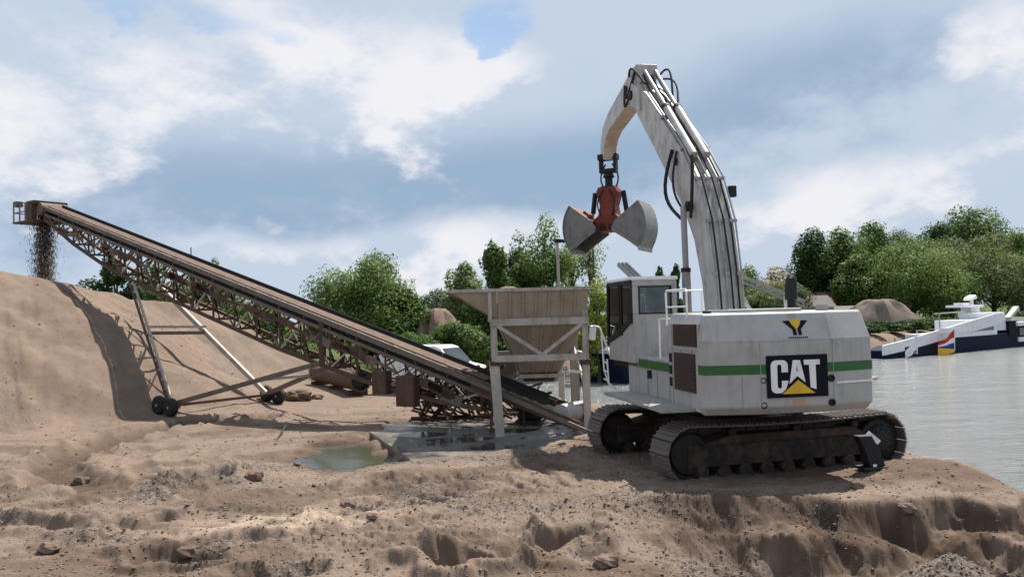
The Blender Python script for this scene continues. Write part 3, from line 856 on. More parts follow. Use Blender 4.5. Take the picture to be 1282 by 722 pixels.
MB().tube([(-2.08, 2.45, 2.3), (-2.08, 2.35, 1.7), (-1.9, 2.3, 1.55)], ra).build('step_ladder', M['letter'], exc)
for k in range(3): MB().bar((-2.08, 2.40, 1.75 + .22 * k), (-2.08, 2.78, 1.78 + .22 * k), .03).build('ladder_rung', M['letter'], exc)
ex = MB().tube([(.80, -1.7, 3.4), (.80, -1.7, 3.62), (.80, -1.7, 3.66), (.80, -1.7, 3.98)], [.09, .09, .125, .125], 14)
ex.tube([(.80, -1.7, 3.9), (.82, -1.68, 4.05), (.86, -1.64, 4.10)], [.11, .11, .10], 14)
ex.build('exhaust_stack', M['black'], exc, smooth=True)

for xs in (-.772, .702):
    MB().box(xs - .006, xs + .006, -3.408, -3.39, 1.63, 2.85).build('tail_seam', M['grey_plate'], cw)
MB().box(-1.12, -1.108, -3.343, -3.32, 1.63, 2.2).build('tail_seam', M['grey_plate'], cw)
for yv, z0, z1 in ((-2.93, 1.55, 3.2), (-1.45, 1.55, 3.2)):
    MB().box(-1.786, -1.765, yv - .008, yv + .008, z0, z1).build('door_seam', M['grey_plate'], exc)
MB().box(-1.786, -1.765, -2.92, -1.22, 2.675, 2.69).build('door_seam', M['grey_plate'], exc)
for yv in (-2.5, -1.9): MB().box(-1.80, -1.765, yv - .06, yv + .06, 2.65, 2.68).build('hood_hinge', M['grey_plate'], exc)
MB().lathe((-1.3, -2.2, 3.4), (0, 0, 1), [(0, .09), (.05, .09), (.06, .07)], 14).build('filler_cap', M['black'], exc)
MB().bar((1.2, -2.2, 3.40), (1.2, -2.2, 3.52), .12, .3).build('air_intake', M['grey_plate'], exc)
# cab
cx0, cx1, cy0, cy1, cz0, cz1 = -1.86, -.72, .92, 3.10, 2.26, 4.22
cabw = MB()
cabw.box(cx0 + .02, cx1 - .02, cy0, cy0 + .07, cz0, 3.42)
cabw.box(cx0 + .02, cx0 + .16, cy0, cy0 + .07, 3.42, 4.08)
cabw.box(cx1 - .16, cx1 - .02, cy0, cy0 + .07, 3.42, 4.08)
cabw.box(cx0 + .02, cx1 - .02, cy0, cy0 + .07, 4.08, cz1)
cabw.box(cx1 - .08, cx1 - .01, cy0 + .07, cy1, cz0, 3.0)
cab = cabw.build('cab_shell', M['white'], exc, bevel=.015)
MB().prism([(cx0 + .03, cy0 + .07, cz0), (cx0 + .03, cy1, cz0), (cx0 + .03, cy1, cz0 + .42), (cx0 + .03, cy0 + 1.2, cz0 + .62), (cx0 + .03, cy0 + .07, cz0 + 1.0)], (.05, 0, 0)).build('cab_door', M['white'], exc, bevel=.012)
MB().box(cx0 - .01, cx1 + .01, cy0 - .03, cy1 + .05, cz1, cz1 + .09).build('cab_roof', M['letter'], exc, bevel=.03)
cf = MB()
cf.bar((cx0 + .02, cy0 + .10, 3.2), (cx0 + .02, cy0 + .10, cz1), .05, .09)
cf.bar((cx0 + .02, cy0 + .95, 2.9), (cx0 + .02, cy0 + .95, cz1), .05, .07)
cf.bar((cx0 + .02, cy0 + 1.1, 2.9), (cx0 + .02, cy0 + 1.1, cz1), .05, .05)
cf.bar((cx0 + .02, cy1, 2.6), (cx0 + .02, cy1 - .10, cz1), .07, .09)
cf.bar((cx0 + .02, cy0 + .05, cz1 - .03), (cx0 + .02, cy1 - .08, cz1 - .03), .05, .09)
cf.prism([(cx0 - .005, cy0 + .07, 3.26), (cx0 - .005, cy0 + 1.2, 2.88), (cx0 - .005, cy1, 2.68), (cx0 - .005, cy1, 2.82), (cx0 - .005, cy0 + 1.2, 3.02), (cx0 - .005, cy0 + .07, 3.40)], (.05, 0, 0))
cf.bar((cx1 - .04, cy1, 2.3), (cx1 - .04, cy1 - .10, cz1), .07, .09)
cf.bar((cx0 + .02, cy1 - .1, cz1 - .03), (cx1 - .04, cy1 - .1, cz1 - .03), .07, .09)
cf.build('cab_frame', M['black'], exc)
MB().box(cx0 + .16, cx1 - .16, cy0 - .012, cy0 + .01, 3.42, 3.45).build('window_gasket', M['black'], cab)
MB().box(cx0 + .16, cx1 - .16, cy0 - .012, cy0 + .01, 4.05, 4.08).build('window_gasket', M['black'], cab)
MB().box(cx0 + .16, cx0 + .19, cy0 - .012, cy0 + .01, 3.45, 4.05).build('window_gasket', M['black'], cab)
MB().box(cx1 - .19, cx1 - .16, cy0 - .012, cy0 + .01, 3.45, 4.05).build('window_gasket', M['black'], cab)
MB().box(cx0 + .19, cx1 - .19, cy0 + .02, cy0 + .03, 3.45, 4.05).build('rear_window', M['clear'], exc)
MB().prism([(cx0 + .02, cy0 + .1, 3.35), (cx0 + .02, cy0 + 1.2, 3.0), (cx0 + .02, cy1 - .02, 2.8), (cx0 + .02, cy1 - .09, 4.17), (cx0 + .02, cy0 + .1, 4.17)], (.008, 0, 0)).build('side_window', M['clear'], exc)
MB().prism([(cx0 + .07, cy1, 2.3), (cx1 - .08, cy1, 2.3), (cx1 - .08, cy1 - .09, 4.17), (cx0 + .07, cy1 - .09, 4.17)], (0, .008, 0)).build('front_window', M['clear'], exc)
MB().prism([(cx1 - .04, cy0 + .1, 3.0), (cx1 - .04, cy1 - .05, 3.0), (cx1 - .04, cy1 - .09, 4.17), (cx1 - .04, cy0 + .1, 4.17)], (.008, 0, 0)).build('side_window', M['clear'], exc)
seat = MB().box(-1.55, -1.05, 1.5, 2.0, 2.5, 2.75); seat.box(-1.55, -1.05, 1.38, 1.52, 2.7, 3.45); seat.box(-1.45, -1.15, 1.38, 1.50, 3.47, 3.68)
seat.build('operator_seat', M['black'], exc, bevel=.04)
MB().box(cx0 + .08, cx1 - .1, cy0 + .08, cy1 - .05, cz0, cz0 + .05).build('cab_floor', M['black'], exc)
wl_ = MB(); 
for k in (0, .10, .2): wl_.bar((-1.45 + k, 2.1, cz1 + .10), (-1.62 + k, 2.75, cz1 + .50), .06, .10)
wl_.build('roof_guard', M['grey_plate'], exc)
MB().box(-1.95, -1.85, .98, 1.06, 3.3, 3.45).build('door_hinge', M['black'], exc)
mir = MB().bar((-1.95, 4.2, 3.12), (-1.98, 4.25, 2.75), .14, .20).build('mirror', M['letter'], exc)

# boom: rectangular sections along a path in the plane through the house axis (t forward, z up)
BX = .14
def sections(P, name, mat, parent=None, bevel=.02):
    rings = []
    for i, (t, z, th, w) in enumerate(P):
        a = Vector((P[max(i - 1, 0)][0], P[max(i - 1, 0)][1])); b = Vector((P[min(i + 1, len(P) - 1)][0], P[min(i + 1, len(P) - 1)][1]))
        d = (b - a).normalized(); n = Vector((-d.y, d.x))
        c = Vector((t, z))
        up, lo = c + n * th / 2, c - n * th / 2
        rings.append([(BX - w / 2, lo.x, lo.y), (BX + w / 2, lo.x, lo.y), (BX + w / 2, up.x, up.y), (BX - w / 2, up.x, up.y)])
    return MB().loft(rings).build(name, mat, parent or exc, bevel=bevel)
BS = [(.12, 2.0, .58, .66), (.18, 2.9, .66, .66), (.36, 4.2, .72, .66), (.70, 5.35, .86, .68), (1.28, 6.30, 1.0, .70), (2.1, 7.15, 1.0, .74), (3.4, 8.28, .90, .72), (4.6, 9.30, .84, .70), (5.3, 9.84, .70, .66)]
boom = sections(BS, 'boom', M['boomwhite'])
for s in (-1, 1):
    MB().prism([(BX + s * .30, 4.7, 9.2), (BX + s * .30, 5.5, 9.55), (BX + s * .30, 5.75, 9.95), (BX + s * .30, 5.4, 10.2), (BX + s * .30, 4.7, 9.85)], (s * .10, 0, 0)).build('boom_tip_plate', M['boomwhite'], boom, bevel=.01)
stick = sections([(4.85, 10.45, .34, .46), (5.3, 10.40, .74, .50), (5.9, 10.28, .86, .50), (7.0, 10.08, .70, .48), (8.5, 9.78, .58, .46), (9.05, 9.52, .54, .45), (9.32, 9.15, .50, .44), (9.42, 8.70, .44, .40)], 'stick', M['boomwhite'])
sections([(5.85, 9.84, .02, .48), (6.93, 9.72, .02, .46), (8.42, 9.47, .02, .44), (8.84, 9.30, .02, .43), (9.06, 9.06, .02, .42), (9.18, 8.66, .02, .38)], 'stick_underside_plate', M['stickunder'], stick, 0)
MB().lathe((BX - .46, 5.45, 9.86), (1, 0, 0), [(0, .10), (.02, .14), (.90, .14), (.92, .10)], 18).build('boom_pin', M['frame_dark'], boom, smooth=True)
MB().lathe((BX - .5, 1.15, 6.0), (1, 0, 0), [(0, .09), (.02, .13), (.98, .13), (1.0, .09)], 16).build('cylinder_pin', M['frame_dark'], boom, smooth=True)
for s in (-1, 1):
    c_ = MB().tube([(BX + s * .56, 1.05, 1.9), (BX + s * .56, 1.12, 4.4)], .105, 14).build('lift_cylinder', M['grey_plate'], exc, smooth=True)
    MB().tube([(BX + s * .56, 1.12, 4.4), (BX + s * .56, 1.16, 6.0)], .075, 12).build('piston_rod', M['grey_plate'], c_, smooth=True)
    MB().lathe((BX + s * .56, 1.125, 4.4), (0, .03, 1), [(0, .12), (.10, .12)], 14).build('cylinder_gland', M['frame_dark'], c_)
    # stick cylinder pair along the back of the boom
    c2_ = MB().tube([(BX + s * .16, 1.35, 7.30), (BX + s * .16, 3.2, 8.95)], .10, 14).build('stick_cylinder', M['boomwhite'], exc, smooth=True)
    MB().tube([(BX + s * .16, 3.2, 8.95), (BX + s * .16, 4.85, 10.42)], .052, 12).build('piston_rod', M['chrome'], c2_, smooth=True)
    MB().lathe((BX + s * .16, 3.15, 8.9), (0, 1.85, 1.65), [(0, .12), (.12, .12)], 14).build('cylinder_gland', M['frame_dark'], c2_)
BACK = []
for i in range(1, len(BS) - 1):
    d_ = (Vector(BS[i + 1][:2]) - Vector(BS[i - 1][:2])).normalized(); q_ = Vector(BS[i][:2]) + Vector((-d_.y, d_.x)) * (BS[i][2] / 2 + .02)
    BACK.append((q_.x, q_.y))
for j, xo in enumerate((-.34, -.25, -.05, .05, .25, .34)):
    k = j % 2
    pts = [(BX + xo * (.92 + .08 * math.sin(i + j)), t - .05 - .04 * k, z + .03) for i, (t, z) in enumerate(BACK)]
    mat = M['chrome'] if j in (0, 2, 5) else M['rubber']
    MB().tube([(BX + xo, .35 - .2 * k, 2.3)] + pts + [(BX + xo * .8, 4.9, 10.3 + .05 * k)], .024, 8).build('hydraulic_line', mat, boom, smooth=True)
for i, (t, z) in enumerate(BACK[1:-1]):
    [MB().box(BX + q - .09, BX + q + .09, t - .09, t + .0, z - .02, z + .05).build('line_clamp', M['grey_plate'], boom) for q in (-.29, 0, .29)]
# hanging hoses
def sag(a, b, out, n=10, drop=.5):
    a, b = Vector(a), Vector(b)
    return [a.lerp(b, i / n) + Vector(out) * math.sin(math.pi * i / n) - Vector((0, 0, drop)) * math.sin(math.pi * i / n) for i in range(n + 1)]
MB().tube(sag((BX - .36, 4.3, 9.9), (BX - .30, 5.9, 10.55), (-.12, 0, 0), drop=-.32), .035).build('hose_loop', M['rubber'], boom, smooth=True)
MB().tube(sag((BX - .30, 5.3, 10.55), (BX - .28, 6.4, 10.4), (-.16, 0, 0), drop=.85), .035).build('hose_loop', M['rubber'], boom, smooth=True)
MB().tube(sag((BX - .26, 5.5, 10.55), (BX - .26, 6.3, 10.35), (-.14, 0, 0), drop=.55), .03).build('hose_loop', M['rubber'], boom, smooth=True)
MB().tube(sag((BX + .34, 4.0, 9.5), (BX + .30, 5.0, 10.3), (.12, 0, 0), drop=-.45), .032).build('hose_loop', M['rubber'], boom, smooth=True)
MB().tube(sag((BX + .38, 3.7, 9.2), (BX + .36, 4.9, 10.2), (.16, 0, 0), drop=-.25), .03).build('hose_loop', M['rubber'], boom, smooth=True)
MB().tube(sag((BX - .40, 2.2, 7.6), (BX - .50, 1.5, 5.75), (-.10, .55, 0), drop=.15), .045).build('hose_loop', M['rubber'], boom, smooth=True)
MB().tube(sag((BX - .40, 1.9, 7.5), (BX - .48, 1.3, 5.9), (-.08, .30, 0), drop=.1), .03).build('hose_loop', M['rubber'], boom, smooth=True)
MB().tube(sag((BX - .40, .9, 7.2), (BX - .46, .95, 5.7), (-.05, -.18, 0), drop=0), .04).build('hose_loop', M['rubber'], boom, smooth=True)
MB().box(BX + .38, BX + .56, .55, .70, 6.15, 6.42).build('work_lamp', M['black'], boom, bevel=.02)
MB().lathe((BX - .385, 2.0, 7.25), (-1, 0, 0), [(0, .10), (.02, .10)], 14).build('boom_port', M['black'], boom)

# ------------------------------------------------------------------ clamshell grab
def exw(x, t, z):                            # excavator local -> world
    c, s = math.cos(PSI), math.sin(PSI)
    return EXC + Vector((x * c - t * s, x * s + t * c, z))
tip = exw(BX, 9.40, 8.5)
GA = R(-70)
grab = empty('clamshell_grab', (tip.x, tip.y, 5.8), R(-25), 'open red and grey clamshell grab hanging from the excavator stick', 'grab')
gz = 8.70 - 5.8
br = MB().box(-.30, -.21, -.14, .14, gz - .42, gz + .05); br.box(.21, .30, -.14, .14, gz - .42, gz + .05); br.box(-.34, .34, -.17, .17, gz - .08, gz + .12); br.box(-.30, .30, -.14, .14, gz - .52, gz - .38)
br.build('hanger_bracket', M['black'], grab, bevel=.015)
MB().lathe((0, 0, gz - 1.06), (0, 0, 1), [(0, .20), (.08, .20), (.10, .13), (.35, .13), (.40, .20), (.48, .17), (.56, .10)], 18).build('rotator', M['black'], grab, smooth=True)
for s in (-1, 1):
    MB().tube(sag((s * .12, .06, gz - .2), (s * .10, .1, gz - 1.2), (s * .20, 0, 0), drop=0), .028).build('hose', M['rubber'], grab, smooth=True)
bz = gz - 1.02
body = MB().loft([[(-.30, -.30, bz), (.30, -.30, bz), (.30, .30, bz), (-.30, .30, bz)], [(-.38, -.32, bz - .18), (.38, -.32, bz - .18), (.38, .32, bz - .18), (-.38, .32, bz - .18)],
                  [(-.26, -.30, bz - .62), (.26, -.30, bz - .62), (.26, .30, bz - .62), (-.26, .30, bz - .62)], [(-.30, -.34, bz - .95), (.30, -.34, bz - .95), (.30, .34, bz - .95), (-.30, .34, bz - .95)],
                  [(-.58, -.34, bz - 1.22), (.58, -.34, bz - 1.22), (.58, .34, bz - 1.22), (-.58, .34, bz - 1.22)], [(-.30, -.30, bz - 1.52), (.30, -.30, bz - 1.52), (.30, .30, bz - 1.52), (-.30, .30, bz - 1.52)]])
body.build('grab_body', M['red'], grab, bevel=.03)
for s in (-1, 1):
    cy = MB().tube([(s * .50, 0, bz - .15), (s * .60, 0, bz - .85)], .085, 12).build('grab_cylinder', M['black'], grab, smooth=True)
    MB().tube([(s * .60, 0, bz - .85), (s * .66, 0, bz - 1.15)], .05, 10).build('piston_rod', M['chrome'], cy, smooth=True)
HZ = bz - 1.38
for y_ in (-.36, .36):
    MB().lathe((-.16, y_ - .04, HZ), (0, 1, 0), [(0, .07), (.01, .10), (.07, .10), (.08, .07)], 14).build('hinge_pin', M['frame_dark'], grab)
    MB().lathe((.16, y_ - .04, HZ), (0, 1, 0), [(0, .07), (.01, .10), (.07, .10), (.08, .07)], 14).build('hinge_pin', M['frame_dark'], grab)
MB().lathe((0, 0, bz - .02), (0, 0, 1), [(0, .30), (.05, .30), (.06, .22)], 18).build('body_flange', M['frame_dark'], grab)
for s in (-1, 1):
    MB().tube(sag((s * .10, -.34, bz - .1), (s * .20, -.36, bz - 1.0), (s * .14, -.05, 0), drop=0), .022).build('hose', M['rubber'], grab, smooth=True)
def shell(s):
    hx = s * .16; RR = 1.30; D = .72
    a0, a1 = 37, -38
    n = 12
    P = lambda a, r, y: (hx + s * r * math.cos(R(a)), y, HZ + r * math.sin(R(a)))
    for yy in (-D, D):                        # sector side plates
        pts = [P(a0, .30, yy)] + [P(a0 + (a1 - a0) * k / n, RR, yy) for k in range(n + 1)] + [P(a1, .12, yy)]
        MB().prism(pts, (0, .035 if yy < 0 else -.035, 0)).build('shell_side', M['shell'], grab, bevel=.006)
    bk = MB()
    for k in range(n):
        b0, b1 = a0 + (a1 - a0) * k / n, a0 + (a1 - a0) * (k + 1) / n
        bk.add([P(b0, RR, -D - .03), P(b0, RR, D + .03), P(b1, RR, D + .03), P(b1, RR, -D - .03), P(b0, RR - .035, -D - .03), P(b0, RR - .035, D + .03), P(b1, RR - .035, D + .03), P(b1, RR - .035, -D - .03)],
               [(0, 1, 2, 3), (7, 6, 5, 4), (0, 3, 7, 4), (1, 5, 6, 2), (0, 4, 5, 1), (3, 2, 6, 7)])
    bk.build('shell_back', M['shell'], grab)
    tp = MB().add([P(a0, .30, -D + .04), P(a0, .30, D - .04), P(a0, RR, D - .04), P(a0, RR, -D + .04), P(a0 - 2, .30, -D + .04), P(a0 - 2, .30, D - .04), P(a0 - 2, RR, D - .04), P(a0 - 2, RR, -D + .04)],
                  [(0, 1, 2, 3), (7, 6, 5, 4), (0, 3, 7, 4), (1, 5, 6, 2), (0, 4, 5, 1), (3, 2, 6, 7)])
    tp.build('shell_top', M['red'], grab)
    MB().bar(P(a1 + 1, RR + .01, -D - .06), P(a1 + 1, RR + .01, D + .06), .05, .16).build('shell_lip', M['grey_plate'], grab)
    for yy in (-D - .02, D + .02):
        MB().bar(P(a1 + 4, .18, yy), P(a1 + 4, RR, yy), .05, .12).build('shell_rib', M['shell'], grab)
    MB().prism([P(60, .1, -.2), P(a0 + 6, .95, -.2), P(a0, .95, -.2), P(0, .25, -.2)], (0, .4, 0)).build('shell_arm', M['red'], grab, bevel=.02)
shell(-1); shell(1)
# ------------------------------------------------------------------ stacking conveyor
TAIL = Vector((1.75, 23.55, 0)); CD = Vector((-.82, .572, 0)).normalized(); CN = Vector((CD.y, -CD.x, 0))   # CN points away from the camera side
if CN.y < 0: CN = -CN
S_END = 29.6
def cz(s): return .55 + .298 * s
conv = empty('stacking_conveyor', TAIL, 0, 'long rusty truss conveyor on wheels, dropping sand on the stockpile', 'conveyor')
def cp(s, l, dz=0.0): return CD * s + CN * l + Vector((0, 0, cz(s) + dz))
def cg(s, l, z): return CD * s + CN * l + Vector((0, 0, z))
HW = .48
def ribbon(prof, s0, s1, name, mat, n=40):
    m = MB()
    rings = [[cp(s0 + (s1 - s0) * i / n, l, dz) for l, dz in prof] for i in range(n + 1)]
    k = len(prof)
    for i in range(n):
        a, b = rings[i], rings[i + 1]
        for j in range(k - 1):
            m.add([a[j], a[j + 1], b[j + 1], b[j]], [(0, 1, 2, 3)])
    return m.build(name, mat, conv)
ribbon([(-.33, .05), (-.31, .075), (-.18, .02), (.18, .02), (.31, .075), (.33, .05), (.18, -.01), (-.18, -.01), (-.33, .05)], 1.0, 28.9, 'belt', M['beltblack'])
ld = MB()
rg_ = random.Random(3)
n = 150
rings = []
for i in range(n + 1):
    s = 3.0 + (28.8 - 3.0) * i / n
    a = .10 + .02 * rg_.random()
    rings.append([cp(s, -.27, .065), cp(s, -.13, .07 + a * .12), cp(s, 0, .07 + a * .25 + .02 * rg_.random()), cp(s, .13, .07 + a * .12), cp(s, .27, .065), cp(s, 0, .022)])
ld.loft(rings)
load = ld.build('belt_load', M['belt'], conv)
# side boards and walkway edge
for s0 in np.arange(1.2, 28.6, 2.0):
    bar(conv, 'skirt_board', cp(s0, .40, .13), cp(min(s0 + 1.97, 28.8), .40, .13), .03, .12, M['beltblack'])
ribbon([(-.5, -.34), (.5, -.34), (.5, -.355), (-.5, -.355), (-.5, -.34)], 2.5, 28.8, 'return_belt', M['beltblack'])
def depth(s):
    return float(np.interp(s, [2, 4, 7, 12, 18, 23, 26, 28.6], [.55, 1.0, 1.45, 1.70, 1.68, 1.55, 1.15, .55]))
ST = list(np.arange(3.0, 28.7, 1.28))
for sgn in (-1, 1):
    l = sgn * HW
    bar(conv, 'top_chord', cp(1.0, l, -.02), cp(28.9, l, -.02), .09, .16, M['rust2'])
    bar(conv, 'upper_rail', cp(2.5, l * 1.02, -.33), cp(28.6, l * 1.02, -.33), .07, .10, M['rust2'])
    for i, s in enumerate(ST):
        d = depth(s)
        bar(conv, 'truss_post', cp(s, l, -.06), cp(s, l, -d), .06, .07, M['rust'])
        if i < len(ST) - 1:
            s2 = ST[i + 1]; d2 = depth(s2)
            bar(conv, 'bottom_chord', cp(s, l, -d), cp(s2 + .02, l, -d2), .10, .12, M['rust'])
            mt = M['palesteel'] if (i % 2 == 0 and sgn < 0 and s > 2) else M['rust2']
            if i % 2: bar(conv, 'truss_diagonal', cp(s, l, -d), cp(s2, l, -.30), .05, .05, mt)
            else: bar(conv, 'truss_diagonal', cp(s, l, -.30), cp(s2, l, -d2), .05, .05, mt)
            bar(conv, 'lacing_bar', cp(s + .2, l, -.36), cp(s + .95, l, -.5 - .3 * d), .04, .04, M['rust'])
for i, s in enumerate(ST):
    d = depth(s)
    bar(conv, 'cross_tie', cp(s, -HW, -d), cp(s, HW, -d), .06, .08, M['rust'])
    if i < len(ST) - 1: bar(conv, 'wind_brace', cp(s, -HW, -d), cp(ST[i + 1], HW, -depth(ST[i + 1])), .04, .04, M['rust2'])
for i, s in enumerate(ST[:-1]):           # a second web of lacing
    s2 = ST[i + 1]
    bar(conv, 'inner_lacing', cp(s, .1, -.5), cp(s2, -.1, -depth(s2)), .05, .05, M['rust'])
    bar(conv, 'inner_lacing', cp(s, -.2, -depth(s)), cp(s2, .25, -.45), .05, .05, M['frame_dark'])
roll_me = MB().lathe((0, 0, -.45), (0, 0, 1), [(0, .03), (.02, .065), (.88, .065), (.90, .03)], 10).mesh('idler_roller', M['grey_plate'], True)
for s in np.arange(2.0, 28.6, 1.0):
    bar(conv, 'idler_stand', cp(s, -HW, -.02), cp(s, -.36, .06), .05, .05, M['rust'])
    bar(conv, 'idler_stand', cp(s, -HW, -.06), cp(s, HW, -.06), .06, .06, M['rust'])
for s in np.arange(3.0, 28.6, 2.0):
    x, y, z = frame(CN)
    m = Matrix(((x.x, y.x, z.x, 0), (x.y, y.y, z.y, 0), (x.z, y.z, z.z, 0), (0, 0, 0, 1)))
    m.translation = cp(s, 0, -.42)
    inst('return_roller', roll_me, conv, m)
rg_ = random.Random(9)
for k in range(60):                       # cable trays, guards and dangling plates along the near side
    s = rg_.uniform(3.5, 27)
    bar(conv, 'guard_plate', cp(s, -HW - .05, -.62 - rg_.random() * .2), cp(s + rg_.uniform(.4, 1.0), -HW - .05, -.60 - rg_.random() * .25), .02, rg_.uniform(.10, .30), M['rust'] if k % 3 else M['rust2'])
for s in (18.5,): bar(conv, 'stay_pin', cp(s, .42, .12), cp(s, .42, .5), .035, .035, M['rust'])
# head: drum, drive, platform with rails
MB().lathe(CD * 28.9 + CN * (-.62) + Vector((0, 0, cz(28.9) - .12)), CN, [(0, .10), (.02, .30), (1.22, .30), (1.24, .10)], 26).build('head_drum', M['rust2'], conv, smooth=True)
hb = MB()
def obox(m, s0, s1, l0, l1, z0, z1): 
    vs = [cg(s, l, z) for z in (z0, z1) for l in (l0, l1) for s in (s0, s1)]
    m.add(vs, [(0, 2, 3, 1), (4, 5, 7, 6), (0, 1, 5, 4), (2, 6, 7, 3), (0, 4, 6, 2), (1, 3, 7, 5)])
zh = cz(29)
obox(hb, 29.0, 29.75, -.80, .78, zh + .10, zh + .26)
obox(hb, 29.15, 29.7, -.84, -.60, zh - .62, zh + .10)
obox(hb, 29.1, 29.7, .60, .80, zh - .62, zh + .10)
hb.build('drive_housing', M['rust'], conv)
hb = MB(); obox(hb, 29.0, 31.0, -.85, .85, zh - .72, zh - .64); hb.build('head_platform', M['rust'], conv)
for s in (29.8, 30.35, 30.95):
    for l in (-.82, .82): bar(conv, 'rail_post', cg(s, l, zh - .64), cg(s, l, zh + .22), .05, .05, M['rust2'])
for l in (-.82, .82):
    for dz in (-.2, .20): bar(conv, 'guard_rail', cg(29.75, l, zh + dz), cg(30.97, l, zh + dz), .04, .04, M['rust2'])
for dz in (-.2, .20): bar(conv, 'guard_rail', cg(30.95, -.82, zh + dz), cg(30.95, .82, zh + dz), .04, .04, M['rust2'])
hb = MB(); obox(hb, 30.5, 30.85, -.9, -.6, zh + .08, zh + .34); hb.build('head_lamp', M['rust2'], conv)
# undercarriage
wn_ = G(207, 523) - TAIL; wf_ = G(341, 506) - TAIL
wn_.z = wf_.z = 0
SA = wn_.dot(CD), wf_.dot(CD)
LN, LF = wn_.dot(CN), wf_.dot(CN)
S0 = (SA[0] + SA[1]) / 2
tyre_me = MB().lathe((0, 0, -.13), (0, 0, 1), [(0, .20), (.0, .28), (.03, .325), (.08, .345), (.18, .345), (.23, .325), (.26, .28), (.26, .20)], 26).mesh('tyre', M['rubber'], True)
rim_me = MB().lathe((0, 0, -.135), (0, 0, 1), [(0, .05), (.02, .07), (.03, .10), (.04, .19), (.05, .205), (.22, .205), (.23, .19), (.25, .05)], 20).mesh('rim', M['grey_plate'], True)
AX = CN
def wheel(s, l):
    x, y, z = frame(AX)
    p = cg(s, l, 0)
    gz_ = Hz(TAIL.x + p.x, TAIL.y + p.y)
    m = Matrix(((x.x, y.x, z.x, p.x), (x.y, y.y, z.y, p.y), (x.z, y.z, z.z, gz_ + .325), (0, 0, 0, 1)))
    t = inst('wheel', tyre_me, conv, m)
    inst('rim', rim_me, t)
for base in (LN, LF):
    for ds in (-.36, .36):
        wheel(S0 + ds, base)
for base in (LN, LF):
    bar(conv, 'bogie_beam', cg(S0 - .5, base + .24, .42), cg(S0 + .5, base + .24, .42), .12, .16, M['rust'])
sgn_in = 1 if LF > LN else -1
topS = 21.6 * 1.0
ln_top = cp(21.4, -HW * sgn_in * 1.0, -1.66); lf_top = cp(21.0, HW * sgn_in, -1.66)
ln_bot = cg(S0, LN + .25 * sgn_in, .42); lf_bot = cg(S0, LF - .25 * sgn_in, .42)
# near leg is a ladder of two flats with rungs
dv = CD * .14
bar(conv, 'support_leg', ln_bot + dv, ln_top + dv, .07, .12, M['rust'])
bar(conv, 'support_leg', ln_bot - dv, ln_top - dv, .07, .12, M['palesteel'])
for k in range(14):
    p = ln_bot.lerp(ln_top, (k + .5) / 14); q = ln_bot.lerp(ln_top, (k + .9) / 14)
    bar(conv, 'leg_lacing', p + dv, q - dv, .05, .07, M['palesteel'])
bar(conv, 'support_leg', lf_bot, lf_top, .17, .17, M['palesteel'])
a_ = ln_bot.lerp(ln_top, .55); b_ = lf_bot.lerp(lf_top, .55)
bar(conv, 'leg_tie', a_, b_, .08, .14, M['rust2']); bar(conv, 'leg_tie', a_ + Vector((0, 0, .25)), b_ + Vector((0, 0, .25)), .07, .10, M['palesteel'])
hz = cp(9.8, 0, -2.05)
hn, hf = cp(9.8, -HW * sgn_in, -1.5), cp(9.8, HW * sgn_in, -1.5)
bar(conv, 'drawbar_brace', ln_bot + Vector((0, 0, .05)), hn, .13, .16, M['rust2'])
bar(conv, 'drawbar_brace', lf_bot + Vector((0, 0, .05)), hf, .13, .16, M['rust2'])
bar(conv, 'drawbar_tie', (ln_bot).lerp(hn, .62), lf_bot.lerp(hf, .62), .08, .10, M['palesteel'])
bar(conv, 'hinge_hanger', hn + Vector((0, 0, -.1)), cp(9.8, -HW * sgn_in, -.1), .16, .20, M['rust'])
bar(conv, 'hinge_hanger', hf + Vector((0, 0, -.1)), cp(9.8, HW * sgn_in, -.1), .16, .20, M['rust'])
bar(conv, 'axle_beam', ln_bot, lf_bot, .10, .10, M['rust'])
# tail end: side plates, drum, hanging steel boxes, stands
for l in (-.7, .7): bar(conv, 'tail_plate', cp(-.4, l, -.05), cp(3.2, l, -.1), .05, .26, M['rust'])
bar(conv, 'tail_rail', cp(-1.2, -.85, -.05), cp(4.5, -.85, .08), .07, .11, M['rust2'])
MB().lathe(cp(.2, -.62, .05), CN, [(0, .10), (.02, .27), (1.22, .27), (1.24, .10)], 22).build('tail_drum', M['grey_plate'], conv, smooth=True)
for s, w, h, zt in ((6.9, .6, .75, 1.75), (5.8, .75, .95, 1.60)):
    m = MB(); obox(m, s - w / 2, s + w / 2, -.75, -.45, zt - h, zt); m.build('steel_box', M['rust'], conv, bevel=.01)
for s in (2.4,):
    for l in (-.7, .7): bar(conv, 'tail_stand', cg(s, l * 1.25, .0), cp(s, l, -.05), .08, .08, M['rust'])
# sand falling from the head
rgn = np.random.RandomState(5)
fc = TAIL + cg(29.45, 0, 0)
zb = Hz(fc.x, fc.y)
n = 13000
t = rgn.rand(n)
zz = zb + (zh - .1 - zb) * t
sp_ = .30 + .10 * (1 - t)
along = rgn.normal(0, .42, n) * sp_ * (1.0 + .25 * np.sin(zz * 5 + 3 * rgn.rand(n))) + .55 * (1 - t) ** .8 * 0.5
lat = rgn.normal(0, .24, n)
fine_ = rgn.rand(n) < .22
along = np.where(fine_, along + rgn.rand(n) * .75, along)
cen = np.stack([fc.x + CD.x * along + CN.x * lat, fc.y + CD.y * along + CN.y * lat, zz], 1)
sz = np.where(fine_, rgn.uniform(.008, .014, n), rgn.uniform(.004, .013, n))[:, None]
o8 = np.array([(1, 0, 0), (-1, 0, 0), (0, 1, 0), (0, -1, 0), (0, 0, 6.0), (0, 0, -6.0)], float)
